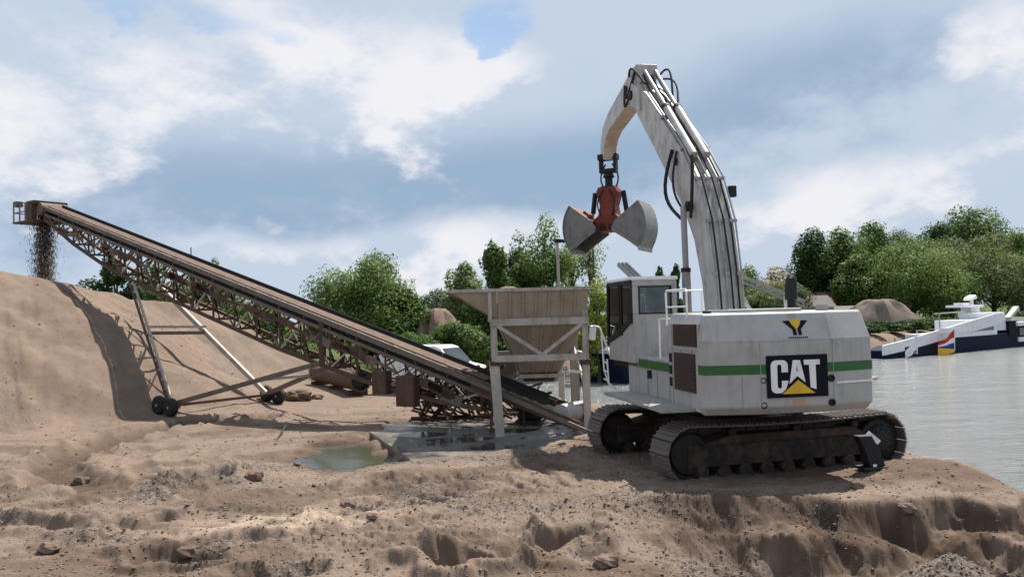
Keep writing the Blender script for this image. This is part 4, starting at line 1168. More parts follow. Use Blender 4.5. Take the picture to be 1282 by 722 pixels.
f8 = np.array([(0, 2, 4), (2, 1, 4), (1, 3, 4), (3, 0, 4), (2, 0, 5), (1, 2, 5), (3, 1, 5), (0, 3, 5)])
V = (cen[:, None, :] + o8[None] * sz[:, :, None]).reshape(-1, 3)
Fc = (f8[None] + 6 * np.arange(n)[:, None, None]).reshape(-1, 3)
M['wetsand'] = paint('wet_sand', (.11, .07, .05), (.17, .11, .08), .5, .9, 0, 6, False)
tag(fast('falling_sand', V, Fc, M['wetsand']), 'dark stream of wet sand falling from the conveyor head', 'sand', kind='stuff')

# ------------------------------------------------------------------ feed hopper
HO = Vector((.08, 23.7, 0))
hop = empty('feed_hopper', HO, R(2), 'tan sheet-steel feed hopper on a braced frame over the conveyor tail', 'hopper')
XL, XR, YN, YF = -.62, 1.95, 0.0, 2.7
# posts
for x in (XL, XR):
    for y in (YN, YF):
        lower = M['leg_concrete'] if x == XL else M['hopperbeam']
        if x == XL: MB().loft([[(x + .10 - .13, y - .13, 0), (x + .10 + .13, y - .13, 0), (x + .10 + .13, y + .13, 0), (x + .10 - .13, y + .13, 0)],
                               [(x - .15, y - .13, 2.02), (x + .13, y - .13, 2.02), (x + .13, y + .13, 2.02), (x - .15, y + .13, 2.02)]]).build('hopper_leg', lower, hop, bevel=.015)
        else: bar(hop, 'hopper_leg', (x, y, 0), (x, y, 2.05), .20, .20, lower)
        bar(hop, 'hopper_post', (x, y, 2.05), (x, y, 3.95 if x == XR else 3.30), .17, .17, M['hopperbeam'])
        bar(hop, 'post_collar', (x, y, 1.98), (x, y, 2.12), .26, .26, M['rust'])
for y in (YN, YF):
    yo = -.10 if y == YN else .10
    bar(hop, 'ring_beam', (XL - .1, y + yo, 3.22), (XR + .1, y + yo, 3.22), .12, .20, M['hopperbeam'])
    bar(hop, 'ring_beam', (XL, y + yo, 2.20), (XR, y + yo, 2.20), .12, .18, M['hopperbeam'])
    bar(hop, 'frame_brace', (XL + .1, y + yo * 1.3, 3.12), (XL + 1.32, y + yo * 1.3, 2.30), .07, .10, M['hopperbeam'])
    bar(hop, 'frame_brace', (XR - .1, y + yo * 1.3, 3.12), (XL + 1.36, y + yo * 1.3, 2.30), .07, .10, M['hopperbeam'])
    bar(hop, 'lip_post', (XL - .10, y + yo * 3.2, 3.25), (XL - .10, y + yo * 3.6, 4.05), .10, .08, M['hopperbeam'])
for x in (XL, XR):
    bar(hop, 'side_beam', (x, YN, 3.22), (x, YF, 3.22), .12, .20, M['hopperbeam'])
    bar(hop, 'side_beam', (x, YN, 2.20), (x, YF, 2.20), .12, .18, M['hopperbeam'])
# sheets: upper band then a funnel, in vertical strips
ZT, ZM, ZB = 4.12, 3.30, 1.72
top_n = [Vector((-.52, YN - .30, ZT)), Vector((2.06, YN - .30, ZT))]
mid_n = [Vector((-.52, YN - .02, ZM)), Vector((2.0, YN - .02, ZM))]
bot_n = [Vector((.15, 1.0, ZB)), Vector((1.25, 1.0, ZB))]
top_f = [Vector((-.52, YF + .30, ZT)), Vector((2.06, YF + .30, ZT))]
mid_f = [Vector((-.52, YF + .02, ZM)), Vector((2.0, YF + .02, ZM))]
bot_f = [Vector((.15, 1.7, ZB)), Vector((1.25, 1.7, ZB))]
def strips(a, b, n, inward, rib=True):
    inward = Vector(inward) * .03
    for k in range(n):
        u0, u1 = k / n + .004, (k + 1) / n - .004
        q = [a[0].lerp(a[1], u0), a[0].lerp(a[1], u1), b[0].lerp(b[1], u1), b[0].lerp(b[1], u0)]
        MB().prism(q, inward).build('hopper_sheet', M['hopper'], hop)
        if rib and k: bar(hop, 'sheet_rib', a[0].lerp(a[1], k / n) - inward * .8, b[0].lerp(b[1], k / n) - inward * .8, .045, .045, M['hopper'])
strips(top_n, mid_n, 7, (0, 1, 0)); strips(mid_n, bot_n, 6, (0, 1, 0))
strips(top_f, mid_f, 7, (0, -1, 0)); strips(mid_f, bot_f, 6, (0, -1, 0))
strips([top_n[1], top_f[1]], [mid_n[1], mid_f[1]], 6, (-1, 0, 0)); strips([mid_n[1], mid_f[1]], [bot_n[1], bot_f[1]], 5, (-1, 0, 0))
lipn, lipf = Vector((-1.80, YN - .30, ZT - .03)), Vector((-1.80, YF + .30, ZT - .03))
strips([lipn, lipf], [mid_n[0], mid_f[0]], 6, (.5, 0, .5)); strips([mid_n[0], mid_f[0]], [bot_n[0], bot_f[0]], 5, (1, 0, 0))
for yy, a, b in ((YN, top_n, mid_n), (YF, top_f, mid_f)):
    MB().prism([Vector((-1.80, a[0].y, ZT - .03)), a[0], b[0]], (0, .03 if yy == YN else -.03, 0)).build('lip_cheek', M['hopper'], hop)
for a, b in (((-1.84, YN - .32, ZT), (2.10, YN - .32, ZT)), ((-1.84, YF + .32, ZT), (2.10, YF + .32, ZT)), ((2.10, YN - .32, ZT), (2.10, YF + .32, ZT)), ((-1.84, YN - .32, ZT), (-1.84, YF + .32, ZT))):
    bar(hop, 'rim_beam', a, b, .07, .09, M['hopperbeam'])
m = MB().loft([[(.15, 1.0, ZB), (1.25, 1.0, ZB), (1.25, 1.7, ZB), (.15, 1.7, ZB)], [(.25, 1.05, 1.45), (1.1, 1.05, 1.45), (1.1, 1.65, 1.45), (.25, 1.65, 1.45)]]).build('outlet_chute', M['rust'], hop)
bar(hop, 'white_brace', (1.70, YF - .2, 3.0), (2.05, YN + .4, 1.0), .05, .14, M['letter'])
bar(hop, 'white_brace', (1.45, YN + .6, 1.75), (2.05, YN + .6, 1.72), .05, .07, M['letter'])
bar(hop, 'inner_leg', (1.68, 1.0, 0), (1.68, 1.0, 2.9), .13, .13, M['hopper'])
bar(hop, 'feeder_beam', (.1, .9, 1.62), (1.4, .9, 1.62), .09, .11, M['hopperbeam'])
# sand heaped in the hopper
hs = MB(); nx, ny = 30, 16
rg_ = random.Random(21)
for j in range(ny + 1):
    for i in range(nx + 1):
        u, v = i / nx, j / ny
        x = -1.68 + u * 3.62; y = YN - .18 + v * (YF - YN + .36)
        z = 3.74 + .22 * math.sin(math.pi * u) * math.sin(math.pi * v) + .30 * math.exp(-((x + .2) / .5) ** 2) * math.sin(math.pi * v) + .22 * math.exp(-((x - .9) / .6) ** 2) * math.sin(math.pi * v) + .30 * math.exp(-((x + 1.3) / .3) ** 2) + .04 * rg_.random()
        hs.v.append((x, y, z))
for j in range(ny):
    for i in range(nx):
        a = j * (nx + 1) + i
        hs.f.append((a, a + 1, a + nx + 2, a + nx + 1))
o = hs.build('hopper_sand', M['sandload'], None, smooth=True, loc=HO, rz=R(2))
tag(o, 'pale sand heaped inside the tan feed hopper', 'sand', kind='stuff')
# lamp post beyond the hopper
pb = G(704, 507)
lamp = empty('lamp_post', (pb.x, pb.y, Hz(pb.x, pb.y)), 0, 'tall thin pale lamp post behind the feed hopper', 'lamp post')
MB().tube([(0, 0, 0), (0, 0, 1.3)], [.13, .12], 12).build('post_base', M['leg_concrete'], lamp, smooth=True)
zt = AT(699, 303, pb.y).z
MB().tube([(0, 0, 1.25), (-.02, 0, zt - lamp.location.z)], [.065, .05], 10).build('pole', M['palesteel'], lamp, smooth=True)
MB().loft([[(-.12, -.12, zt - .02), (.34, -.12, zt - .02), (.34, .12, zt - .02), (-.12, .12, zt - .02)], [(-.10, -.10, zt + .12), (.32, -.08, zt + .08), (.32, .08, zt + .08), (-.10, .10, zt + .12)]]).build('lamp_head', M['black'], lamp, loc=(0, 0, -lamp.location.z))

# ------------------------------------------------------------------ clutter round the hopper
def gpt(px, py, up=0): 
    z = 0.0
    for _ in range(6):
        p = G(px, py, z); z = .5 * z + .5 * Hz(p.x, p.y)
    return Vector((p.x, p.y, Hz(p.x, p.y) + up))
# scrap frames: a pile of bars under the conveyor
def scrap(cpx, cpy, w, h, n, seed, label, mats, dep=1.2):
    c = gpt(cpx, cpy)
    o = empty('scrap_pile', c, 0, label, 'scrap', 'scrap steel under the conveyor')
    rg = random.Random(seed)
    for k in range(n):
        x0 = rg.uniform(-w, w) * .5; L = rg.uniform(.5, 1.5); a = rg.choice([rg.uniform(-.5, .5), rg.uniform(.6, 1.5), rg.uniform(-1.4, -.6)])
        y0 = rg.uniform(-dep, dep) * .5
        z0 = rg.uniform(.05, h) * (1 - abs(x0) / w)
        p0 = Vector((x0, y0, z0)); p1 = p0 + Vector((L * math.cos(a), rg.uniform(-.4, .4), L * math.sin(a)))
        p0.z = max(.03, p0.z); p1.z = max(.03, min(p1.z, h))
        bar(o, 'steel_bar', p0, p1, rg.uniform(.035, .08), rg.uniform(.035, .09), rg.choice(mats))
    bar(o, 'ground_beam', (-w * .5, 0, .05), (w * .5, .1, .05), .12, .1, mats[0])
    return o
scrap(566, 524, 2.7, 1.7, 80, 4, 'tangle of thin rusty scrap frames left of the hopper legs', [M['rust'], M['frame_dark'], M['rust2'], M['frame_dark'], M['rust']])
scrap(632, 520, 1.7, 1.0, 26, 14, 'heap of scrap bars directly behind the pale hopper leg', [M['rust'], M['frame_dark'], M['rust2']])
scrap(700, 535, 1.5, .35, 9, 24, 'few loose steel bars lying between hopper and track', [M['rust'], M['rust2']])
lad = empty('steel_ladder', gpt(560, 521), R(20), 'short dark steel ladder leaning below the conveyor', 'ladder')
for q in (0, .34): bar(lad, 'rail', (q, 0, 0), (q - .65, .25, .95), .05, .09, M['frame_dark'])
for k in range(5):
    t_ = (k + .5) / 5; bar(lad, 'rung', (-.65 * t_, .25 * t_, .95 * t_), (-.65 * t_ + .34, .25 * t_, .95 * t_), .05, .05, M['frame_dark'])
# loose tyres piled under the hopper
c = gpt(662, 534)
for k, (dx_, dy_, rz_) in enumerate(((0, 0, .0), (.10, .05, .25), (-.05, .08, .5))):
    o = MB().lathe((0, 0, 0), (0, 0, 1), [(.03, .26), (0, .36), (.03, .44), (.10, .47), (.17, .44), (.235, .36), (.21, .26), (.12, .22)], 28).build('loose_tyre', M['rubber'], None, smooth=True, loc=(c.x + dx_, c.y + dy_, c.z + .245 * k + .01))
    tag(o, ['black rubber tyre at the bottom of the stack under the hopper', 'black rubber tyre in the middle of the stack under the hopper', 'black rubber tyre on top of the stack under the hopper'][k], 'tyre', 'stacked tyres under the hopper')
c = gpt(688, 517)
dr = empty('steel_drum', c, R(-20), 'grey steel roller drum lying under the hopper outlet', 'drum')
MB().lathe((-.42, 0, .26), (1, 0, 0), [(0, .20), (.0, .26), (.05, .27), (.06, .25), (.78, .25), (.79, .27), (.84, .26), (.84, .20)], 26).build('drum_shell', M['grey_plate'], dr, smooth=True)
MB().lathe((-.50, 0, .26), (1, 0, 0), [(0, .04), (1.0, .04)], 10).build('drum_shaft', M['frame_dark'], dr)
# big rusty tube on the ground
a = G(452, 495); b = G(398, 481)
tb = empty('steel_tube', (a.x, a.y, Hz(a.x, a.y)), 0, 'large rusty steel tube lying on blocks behind the conveyor', 'tube')
dv_ = Vector((b.x - a.x, b.y - a.y, .0)); L_ = dv_.length
x, y, z = frame(dv_)
rr_ = .46
pr = [(0, rr_ - .05), (0, rr_ + .03), (.12, rr_ + .03), (.13, rr_), (L_, rr_), (L_ + .001, rr_ - .05), (.3, rr_ - .05)]
vs = [Vector((0, 0, rr_ + .22)) + z * q + (x * math.cos(2 * math.pi * k / 30) + y * math.sin(2 * math.pi * k / 30)) * r_ for q, r_ in pr for k in range(30)]
m_ = MB().add(vs, [(i * 30 + k, i * 30 + (k + 1) % 30, (i + 1) * 30 + (k + 1) % 30, (i + 1) * 30 + k) for i in range(len(pr) - 1) for k in range(30)])
m_.build('tube_shell', M['rust'], tb, smooth=True)
MB().lathe(Vector((0, 0, rr_ + .22)) + z * .25, z, [(0, rr_ - .06), (.02, rr_ - .06)], 30).build('tube_shade_disc', M['black'], tb)  # black disc standing in for the shade inside the open tube end
for q in (.6, L_ * .5, L_ - .5):
    c_ = z * q; bar(tb, 'support_block', c_ - x * .45 + Vector((0, 0, .12)), c_ + x * .45 + Vector((0, 0, .12)), .3, .26, M['rust'])
bar(tb, 'rail_angle', z * .2 + Vector((0, 0, 2 * rr_ + .22)), z * (L_ - .2) + Vector((0, 0, 2 * rr_ + .22)), .12, .06, M['rust2'])
def rock(name, c, rx, ry, rz_, mat, label, cat, seed, group=None, sink=.25):
    rg = np.random.RandomState(seed)
    m = MB()
    nu, nv = 12, 8
    off = rg.rand(3) * 20
    for j in range(nv + 1):
        for i in range(nu):
            th, ph = 2 * math.pi * i / nu, math.pi * j / nv
            d = np.array([math.sin(ph) * math.cos(th), math.sin(ph) * math.sin(th), math.cos(ph)])
            nz = float(fbm(np.array([d[0] * 1.6 + off[0] + d[2]]), np.array([d[1] * 1.6 + off[1] - d[2]]), 3)[0])
            rr = 1 + .38 * nz
            d = np.sign(d) * np.abs(d) ** .75
            m.v.append((rx * rr * d[0], ry * rr * d[1], rz_ * rr * d[2] + rz_ * (1 - sink)))
    for j in range(nv):
        for i in range(nu):
            m.f.append((j * nu + i, (j + 1) * nu + i, (j + 1) * nu + (i + 1) % nu, j * nu + (i + 1) % nu))
    o = m.build(name, mat, None, smooth=False, loc=c)
    return tag(o, label, cat, group)
M['darkclod'] = paint('damp_clod', (.12, .078, .056), (.20, .13, .095), .5, .95, 0, 5, False)
rock('boulder', gpt(374, 501), .55, .4, .26, M['darkclod'], 'dark flat-topped boulder left of the rusty tube', 'boulder', 3)
rock('boulder', gpt(398, 499), .25, .2, .12, M['sandload'], 'small pale stone beside the dark boulder near the tube', 'stone', 5)
clods = [(318, 600, .24, 'dark clod of moist sand inside the curved wheel rut'), (100, 606, .26, 'dark clod at the bend of the wheel rut'), (372, 582, .12, 'small clod at the pond edge'),
         (436, 628, .20, 'rounded sand clod left of the cleat prints'), (466, 650, .12, 'small dark clod in front of the cleat prints'), (555, 652, .10, 'tiny clod above the dug hollow'),
         (664, 670, .24, 'broken sand block on the scarp right of the hollow'), (1072, 612, .16, 'sand lump on the crest below the black foot'), (1135, 630, .2, 'sand block on the slope right of the machine'),
         (235, 690, .22, 'dark block at the small pit on the left'), (62, 690, .2, 'sand lump in the lower left corner'), (760, 690, .22, 'sand block on the lower centre slope')]
for k, (px, py, s, lb) in enumerate(clods):
    rock('sand_clod', gpt(px, py), s * .75, s * .6, s * .42, M['darkclod'] if k in (0, 1, 9) else M['sandload'], lb, 'clod', 40 + k, 'sand clods', .45)
# thin rod stuck in the sand near the pond
p = gpt(343, 552); q = gpt(358, 541) 
tag(MB().tube([p - Vector((0, 0, .1)), q + Vector((0, 0, .22))], .03, 8).build('steel_rod', M['frame_dark']), 'thin dark rod sticking out of the sand near the pond', 'rod')
# black foot standing on the crest under the right track end
p = gpt(1092, 586)
ft = empty('anchor_block', p, R(10), 'black steel foot with round base on the sand at the track end', 'anchor')
MB().loft([[(-.30, -.20, 0), (.28, -.20, 0), (.28, .20, 0), (-.30, .20, 0)], [(-.28, -.18, .05), (.26, -.18, .05), (.26, .18, .05), (-.28, .18, .05)]]).build('base_plate', M['black'], ft, bevel=.01)
MB().loft([[(-.12, -.13, .04), (.22, -.13, .04), (.22, .13, .04), (-.12, .13, .04)], [(-.2, -.12, .35), (.12, -.12, .35), (.12, .12, .35), (-.2, .12, .35)], [(-.34, -.11, .66), (-.05, -.11, .66), (-.05, .11, .66), (-.34, .11, .66)]]).build('slanted_post', M['black'], ft, bevel=.015)
MB().box(-.06, .02, -.13, -.115, .05, .10).build('maker_plate', M['letter'], ft)
MB().bar((.16, -.02, .50), (-.06, .02, .70), .02, .10).build('top_flap', M['letter'], ft)

# ------------------------------------------------------------------ white van behind the conveyor
p = gpt(548, 492)
van = empty('white_van', (p.x - .3, p.y + 1.2, p.z), R(-28), 'white van parked beyond the conveyor, half hidden by scrap', 'van')
prof = [(-2.4, .45), (2.3, .45), (2.4, .75), (2.3, 1.15), (1.55, 1.30), (.95, 2.02), (.6, 2.12), (-2.2, 2.12), (-2.4, 1.9)]
MB().loft([[(x, -.80, z) if z > 1.9 else (x, -.95, z) for x, z in prof], [(x, .80, z) if z > 1.9 else (x, .95, z) for x, z in prof]]).build('body', M['shipwhite'], van, bevel=.06)
for s in (-1, 1):
    y = s * .955
    MB().prism([(1.35, y, 1.32), (.85, y * .95, 1.85), (.3, y * .95, 1.85), (.3, y, 1.32)], (0, s * .01, 0)).build('side_window', M['glass'], van)
    MB().prism([(2.41, s * .55, .75), (2.41, s * .85, .75), (2.35, s * .85, 1.0), (2.36, s * .55, 1.0)], (.03, 0, 0)).build('headlight', M['chrome'], van)
    for wx_ in (-1.6, 1.55):
        w_ = MB().lathe((wx_, s * .98, .34), (0, -s, 0), [(0, .2), (0, .32), (.03, .34), (.2, .34), (.22, .3)], 22).build('wheel', M['rubber'], van, smooth=True)
        MB().lathe((wx_, s * .985, .34), (0, -s, 0), [(0, .04), (.005, .19), (.03, .2)], 14).build('rim', M['chrome'], w_)
MB().prism([(1.60, -.75, 1.34), (1.60, .75, 1.34), (1.0, .70, 1.98), (1.0, -.70, 1.98)], (.02, 0, .015)).build('windscreen', M['glass'], van)
MB().box(2.3, 2.46, -.9, .9, .38, .72).build('bumper', M['rubber'], van, bevel=.03)
# ------------------------------------------------------------------ vessels
SD = Vector((.8, .6, 0)); SN = Vector((-.6, .8, 0)); SO = Vector((5.9, 60.0, WATER_Z))
SANG = math.atan2(.6, .8)
# coaster hull seen left of the cab; local x runs along the quay line, y away from the camera
ba = empty('cargo_barge', SO, SANG, 'dark blue cargo barge with white deck edge, behind hopper and cab', 'barge')
L = 24
def ring(x, w, z0, z1, rake=0): return [(x, -w, z0), (x, w, z0), (x + rake, w, z1), (x + rake, -w, z1)]
MB().loft([ring(.3, 2.4, -.4, 2.05, -.3), ring(1.2, 3.2, -.6, 2.0), ring(4, 3.6, -.7, 1.95), ring(L, 3.6, -.7, 1.9)]).build('hull', M['navy'], ba, bevel=.05)
MB().loft([ring(-.05, 2.45, 2.05, 2.32, -.02), ring(1.15, 3.25, 2.0, 2.25), ring(4, 3.65, 1.95, 2.18), ring(L, 3.65, 1.9, 2.1)]).build('deck_edge', M['shipwhite'], ba, bevel=.03)
MB().prism([(.3, -1.2, 2.3), (3.4, -1.2, 2.25), (3.4, -1.2, 3.4), (2.6, -1.2, 3.4)], (0, 2.4, 0)).build('ramp_housing', M['shipwhite'], ba, bevel=.05)
MB().box(5, L - 1, -2.6, 2.6, 2.15, 2.75).build('hatch_coaming', M['grey_plate'], ba, bevel=.03)
for k in range(9): MB().box(5.2 + 2 * k, 7.0 + 2 * k, -2.5, 2.5, 2.74, 2.95).build('hatch_cover', M['palesteel'], ba, bevel=.03)
for k in (1.0, 2.4): MB().lathe((k, -2.5, 2.2), (0, 0, 1), [(0, .12), (.3, .10), (.32, .18), (.36, .18)], 10).build('bollard', M['black'], ba)
MB().tube([(-.2, -2.1, 2.3), (-.2, -2.1, 3.1), (2.4, -3.0, 3.0), (5.5, -3.5, 2.95)], .035, 6).build('deck_rail', M['letter'], ba)
for k in range(5): MB().tube([(.5 + k * 1.1, -2.45 - k * .2, 2.2), (.5 + k * 1.1, -2.45 - k * .2, 3.05)], .03, 6).build('rail_post', M['letter'], ba)
# white and blue vessel at the right
q0 = 33.5
vb = empty('river_vessel', SO + SD * q0, SANG, 'white and dark blue vessel with long sloping bulwark, moored at the right', 'vessel')
z_ = lambda z: z - WATER_Z
YB = -1.8
def ringn(x, w, z1):
    c = -3.62 + w if x > 5 else YB
    return [(x, c - w, -.6), (x, c + w, -.6), (x, c + w, z1), (x, c - w, z1)]
def sl(x): return -.25 + 2.55 * min(1, max(0, (x) / 21.0)) ** .9
MB().loft([ringn(0, 1.0, .75), ringn(3, 1.6, 1.0), ringn(10, 1.8, 1.45), ringn(21, 1.9, 1.7), ringn(23.5, 3.6, 1.6), ringn(24.5, 3.6, .56), ringn(58, 3.6, .56), ringn(62, 2.6, 1.0)]).build('hull', M['navy'], vb, bevel=.05)
bw = []
for x in (-.3, 2, 5, 9, 13, 17, 21, 23):
    w = float(np.interp(x, [-.3, 3, 10, 23], [1.0, 1.62, 1.82, 1.9])); t = z_(sl(x)); th = float(np.interp(x, [0, 5, 21, 23], [.95, 1.05, 1.25, .8]))
    bw.append((x, w, t, th))
for sg in (-1,):
    MB().loft([[(x, YB + sg * (w + .04), t - th), (x, YB + sg * (w - .14), t - th), (x, YB + sg * (w - .14), t), (x, YB + sg * (w + .02), t)][::sg] for x, w, t, th in bw]).build('sloping_bulwark', M['shipwhite'], vb, bevel=.04)
MB().box(8.5, 15, -3.72, -3.6, z_(.55), z_(1.05)).build('side_panel', M['letter'], vb)
MB().box(9, 21, -3.68, .05, 1.55, 1.95).build('rubbing_strake', M['shipwhite'], vb, bevel=.03)
MB().box(15, 22, -3.3, 0, 1.9, 3.2).build('lower_house', M['shipwhite'], vb, bevel=.05)
MB().box(15.4, 21.0, -3.36, -3.30, 2.05, 2.75).build('dark_window_band', M['glass'], vb)
MB().prism([(21.5, -3.2, 1.9), (24.5, -3.2, 1.9), (24.0, -3.2, 3.9), (20.6, -3.2, 3.9)], (0, 3.4, 0)).build('wheelhouse', M['shipwhite'], vb, bevel=.06)
MB().prism([(21.35, -3.22, 2.6), (22.7, -3.22, 2.6), (22.4, -3.22, 3.5), (21.0, -3.22, 3.5)], (0, .03, 0)).build('wheelhouse_window', M['glass'], vb)
MB().box(24.3, 26.3, -3.5, 3.5, -.1, 2.9).build('dark_gangway', M['panelblack'], vb)
MB().box(26.3, 58, -3.66, 3.66, .55, 1.05).build('white_strake', M['shipwhite'], vb, bevel=.03)
MB().box(26.3, 58, -3.45, 3.45, 1.05, 2.30).build('saloon_wall', M['panelblack'], vb)
for k in range(14):
    MB().box(27.0 + 2.2 * k, 28.5 + 2.2 * k, -3.48, -3.43, 1.25, 2.05).build('saloon_window', M['glass'], vb)
    MB().box(28.65 + 2.2 * k, 28.85 + 2.2 * k, -3.50, -3.43, 1.1, 2.3).build('saloon_pillar', M['palesteel'], vb)
MB().box(26.0, 58.5, -3.75, 3.75, 2.30, 2.75).build('saloon_roof', M['shipwhite'], vb, bevel=.04)
MB().loft([ring(26.5, 2.8, 2.75, 3.3), ring(40, 2.8, 2.75, 2.95)]).build('roof_fairing', M['palesteel'], vb, bevel=.05)
mast = MB(); mast.box(22.2, 24.2, -.6, .6, 3.9, 4.5); mast.box(20.0, 23.8, -1.2, 1.2, 4.5, 4.75); mast.box(20.4, 22, -.5, .5, 4.75, 5.0); mast.bar((23.6, 0, 4.5), (23.6, 0, 5.3), .3)
mast.build('mast_platform', M['shipwhite'], vb, bevel=.04)
MB().loft([[(22.6, -.5, 5.25), (24.0, -.5, 5.45), (24.0, .5, 5.45), (22.6, .5, 5.25)], [(22.5, -.4, 5.55), (23.9, -.4, 5.9), (23.9, .4, 5.9), (22.5, .4, 5.55)]]).build('radar_dome', M['letter'], vb, bevel=.1)
MB().bar((29.5, -1, 2.8), (32.5, -1, 4.3), .6, .35).build('tilted_davit', M['palesteel'], vb)
MB().bar((12.0, -1.5, 3.95), (18.5, -1.5, 4.05), .25, .12).build('awning_bar', M['palesteel'], vb)
MB().bar((2.2, -2.6, 1.0), (2.2, -2.6, 1.9), .1).build('bitt', M['palesteel'], vb)
MB().tube([(9.8, -3.1, 2.5), (9.8, -3.1, 4.1)], .06, 6).build('signal_staff', M['palesteel'], vb)
for k in range(6): MB().tube([(10.5 + 1.2 * k, -3.5, 2.0), (10.5 + 1.2 * k, -3.5, 3.0)], .03, 5).build('rail_post', M['letter'], vb)
# flags on staffs at the vessel's side
def flag(px, ybot, ytop, wpx, stripes, label, lean=0, droop=.0):
    # the staff stands on the vessel's side: pick the distance where the pixel meets that line
    d = ray(px, 440); k = (SO - SN * 4.4)
    # solve (CAM + d t) on line k + SD q
    t = (k.x * SD.y - k.y * SD.x) / (d.x * SD.y - d.y * SD.x)
    Yd = d.y * t
    b = AT(px, ybot, Yd); tp = AT(px - lean, ytop, Yd)
    b.z = WATER_Z + .35
    o = empty('flag', b, 0, label, 'flag', 'flags on the moored vessel')
    MB().tube([(0, 0, 0), tp - b + Vector((0, 0, .15))], .05, 8).build('flag_staff', M['letter'], o)
    arm = MB().bar((0, 0, .1), SN * 1.6 + Vector((0, 0, .1)), .10).build('staff_socket', M['palesteel'], o)
    pm = Yd / F
    w = wpx * pm; h = abs(tp.z - AT(px, ybot, Yd).z)
    z0 = AT(px, ybot, Yd).z - b.z
    zt_ = z0
    for (f0, f1, g0, g1, mat, nm) in stripes:     # heights at the staff (f) and at the fly (g) as fractions
        m = MB(); n = 12
        for i in range(n + 1):
            u = i / n
            yv = .25 * math.sin(u * 8) * (u + .15)
            base = (tp - b) * ((z0 + h * .5) / max(.1, (tp - b).z))
            lo = f0 * (1 - u) + g0 * u; hi = f1 * (1 - u) + g1 * u
            xx = -w * u * .92; yq = -w * u * .69
            for q in (lo, hi):
                for s in (-.012, .012):
                    m.v.append((xx + base.x * (1 - u) * 0 + (tp - b).x * (z0 + h * q) / max(.1, (tp - b).z), yv + yq + s, z0 + h * q - droop * u))
        for i in range(n):
            a = i * 4; c = a + 4
            m.f += [(a, c, c + 2, a + 2), (a + 1, a + 3, c + 3, c + 1), (a, a + 1, c + 1, c), (a + 2, c + 2, c + 3, a + 3)]
        m.build(nm, M[mat], o, smooth=True)
flag(1195, 438, 412, 33, [(.62, 1.0, .26, .34, 'flagred', 'red_stripe'), (.36, .62, .20, .26, 'flagwhite', 'white_stripe'), (.05, .36, .16, .20, 'flagblue', 'blue_stripe'), (-.10, .05, -.30, .16, 'flagyellow', 'yellow_pennant')], 'red white and blue flag with yellow lower pennant on the moored vessel')
flag(1148, 438, 416, 22, [(.05, .95, -.35, .05, 'flagwhite', 'white_cloth')], 'pale grey-white flag drooping left of the tricolour flag', 0, .15)

# ------------------------------------------------------------------ far bank
def heap(name, px, pytop, Y, wpx, label, mat, asp=1.0):
    t = AT(px, pytop, Y); w = wpx * Y / F / 2
    zb_ = Hz(t.x, t.y) - .2
    m = MB(); n, r_ = 36, 10
    rg = np.random.RandomState(int(px))
    m.v.append((0, 0, t.z - zb_))
    for j in range(1, r_ + 1):
        for i in range(n):
            a = 2 * math.pi * i / n; q = j / r_
            nn = float(fbm(np.array([math.cos(a) * 2 + px]), np.array([math.sin(a) * 2 + q]), 3)[0])
            rr = w * q * (1 + .3 * nn)
            z = (t.z - zb_) * min(1, 1.12 * (1 - q ** 1.6)) * (1 + .16 * nn * q) 
            m.v.append((rr * math.cos(a), rr * asp * math.sin(a), max(-.1, z)))
    for i in range(n): m.f.append((0, 1 + i, 1 + (i + 1) % n))
    for j in range(r_ - 1):
        for i in range(n):
            a = 1 + j * n
            m.f.append((a + i, a + n + i, a + n + (i + 1) % n, a + (i + 1) % n))
    o = m.build(name, mat, None, smooth=True, loc=(t.x, t.y, zb_))
    return tag(o, label, 'heap')
heap('sand_heap', 546, 387, 62, 110, 'brown sand heap between the willow and the bush behind the van', M['sandload'])
heap('sand_heap', 1100, 375, 135, 110, 'grey gravel heap on the far bank below the trees', M['greysand'], .6)
heap('sand_heap', 1040, 391, 128, 60, 'low pale heap on the far bank left of the gravel heap', M['greysand'], .6)
def house(px, Y, w, d_, hw, hr, mats, label, rz=0, nwin=4):
    t = AT(px, 395, Y)
    o = empty('bank_house', (t.x, t.y, Hz(t.x, t.y)), rz, label, 'building')
    MB().box(-w / 2, w / 2, -d_ / 2, d_ / 2, 0, hw).build('wall', mats[0], o)
    MB().prism([(-w / 2 - .4, -d_ / 2 - .5, hw - .1), (-w / 2 - .4, d_ / 2 + .5, hw - .1), (-w / 2 - .4, 0, hw + hr)], (w + .8, 0, 0)).build('roof', mats[1], o)
    for k in range(nwin):
        x = -w / 2 + (k + .5) * w / nwin
        f = MB().box(x - .55, x + .55, -d_ / 2 - .06, -d_ / 2 + .02, hw * .35, hw * .78).build('window', M['letter'], o)
        MB().box(x - .45, x + .45, -d_ / 2 - .075, -d_ / 2 - .05, hw * .39, hw * .74).build('pane', M['glass'], f)
    return o
house(1040, 168, 6.5, 6, 4.2, 2.3, (M['brick'], M['roof']), 'brick house with red-brown roof on the far bank', R(20), 4)
house(1048, 150, 6, 4, 2.9, .7, (M['housewall'], M['darkroof']), 'low grey shed with flat roof in front of the brick house', R(12), 3)
house(1004, 150, 9, 6, 3.6, 2.0, (M['housewall'], M['darkroof']), 'grey shed behind the exhaust stack on the far bank', R(5), 3)
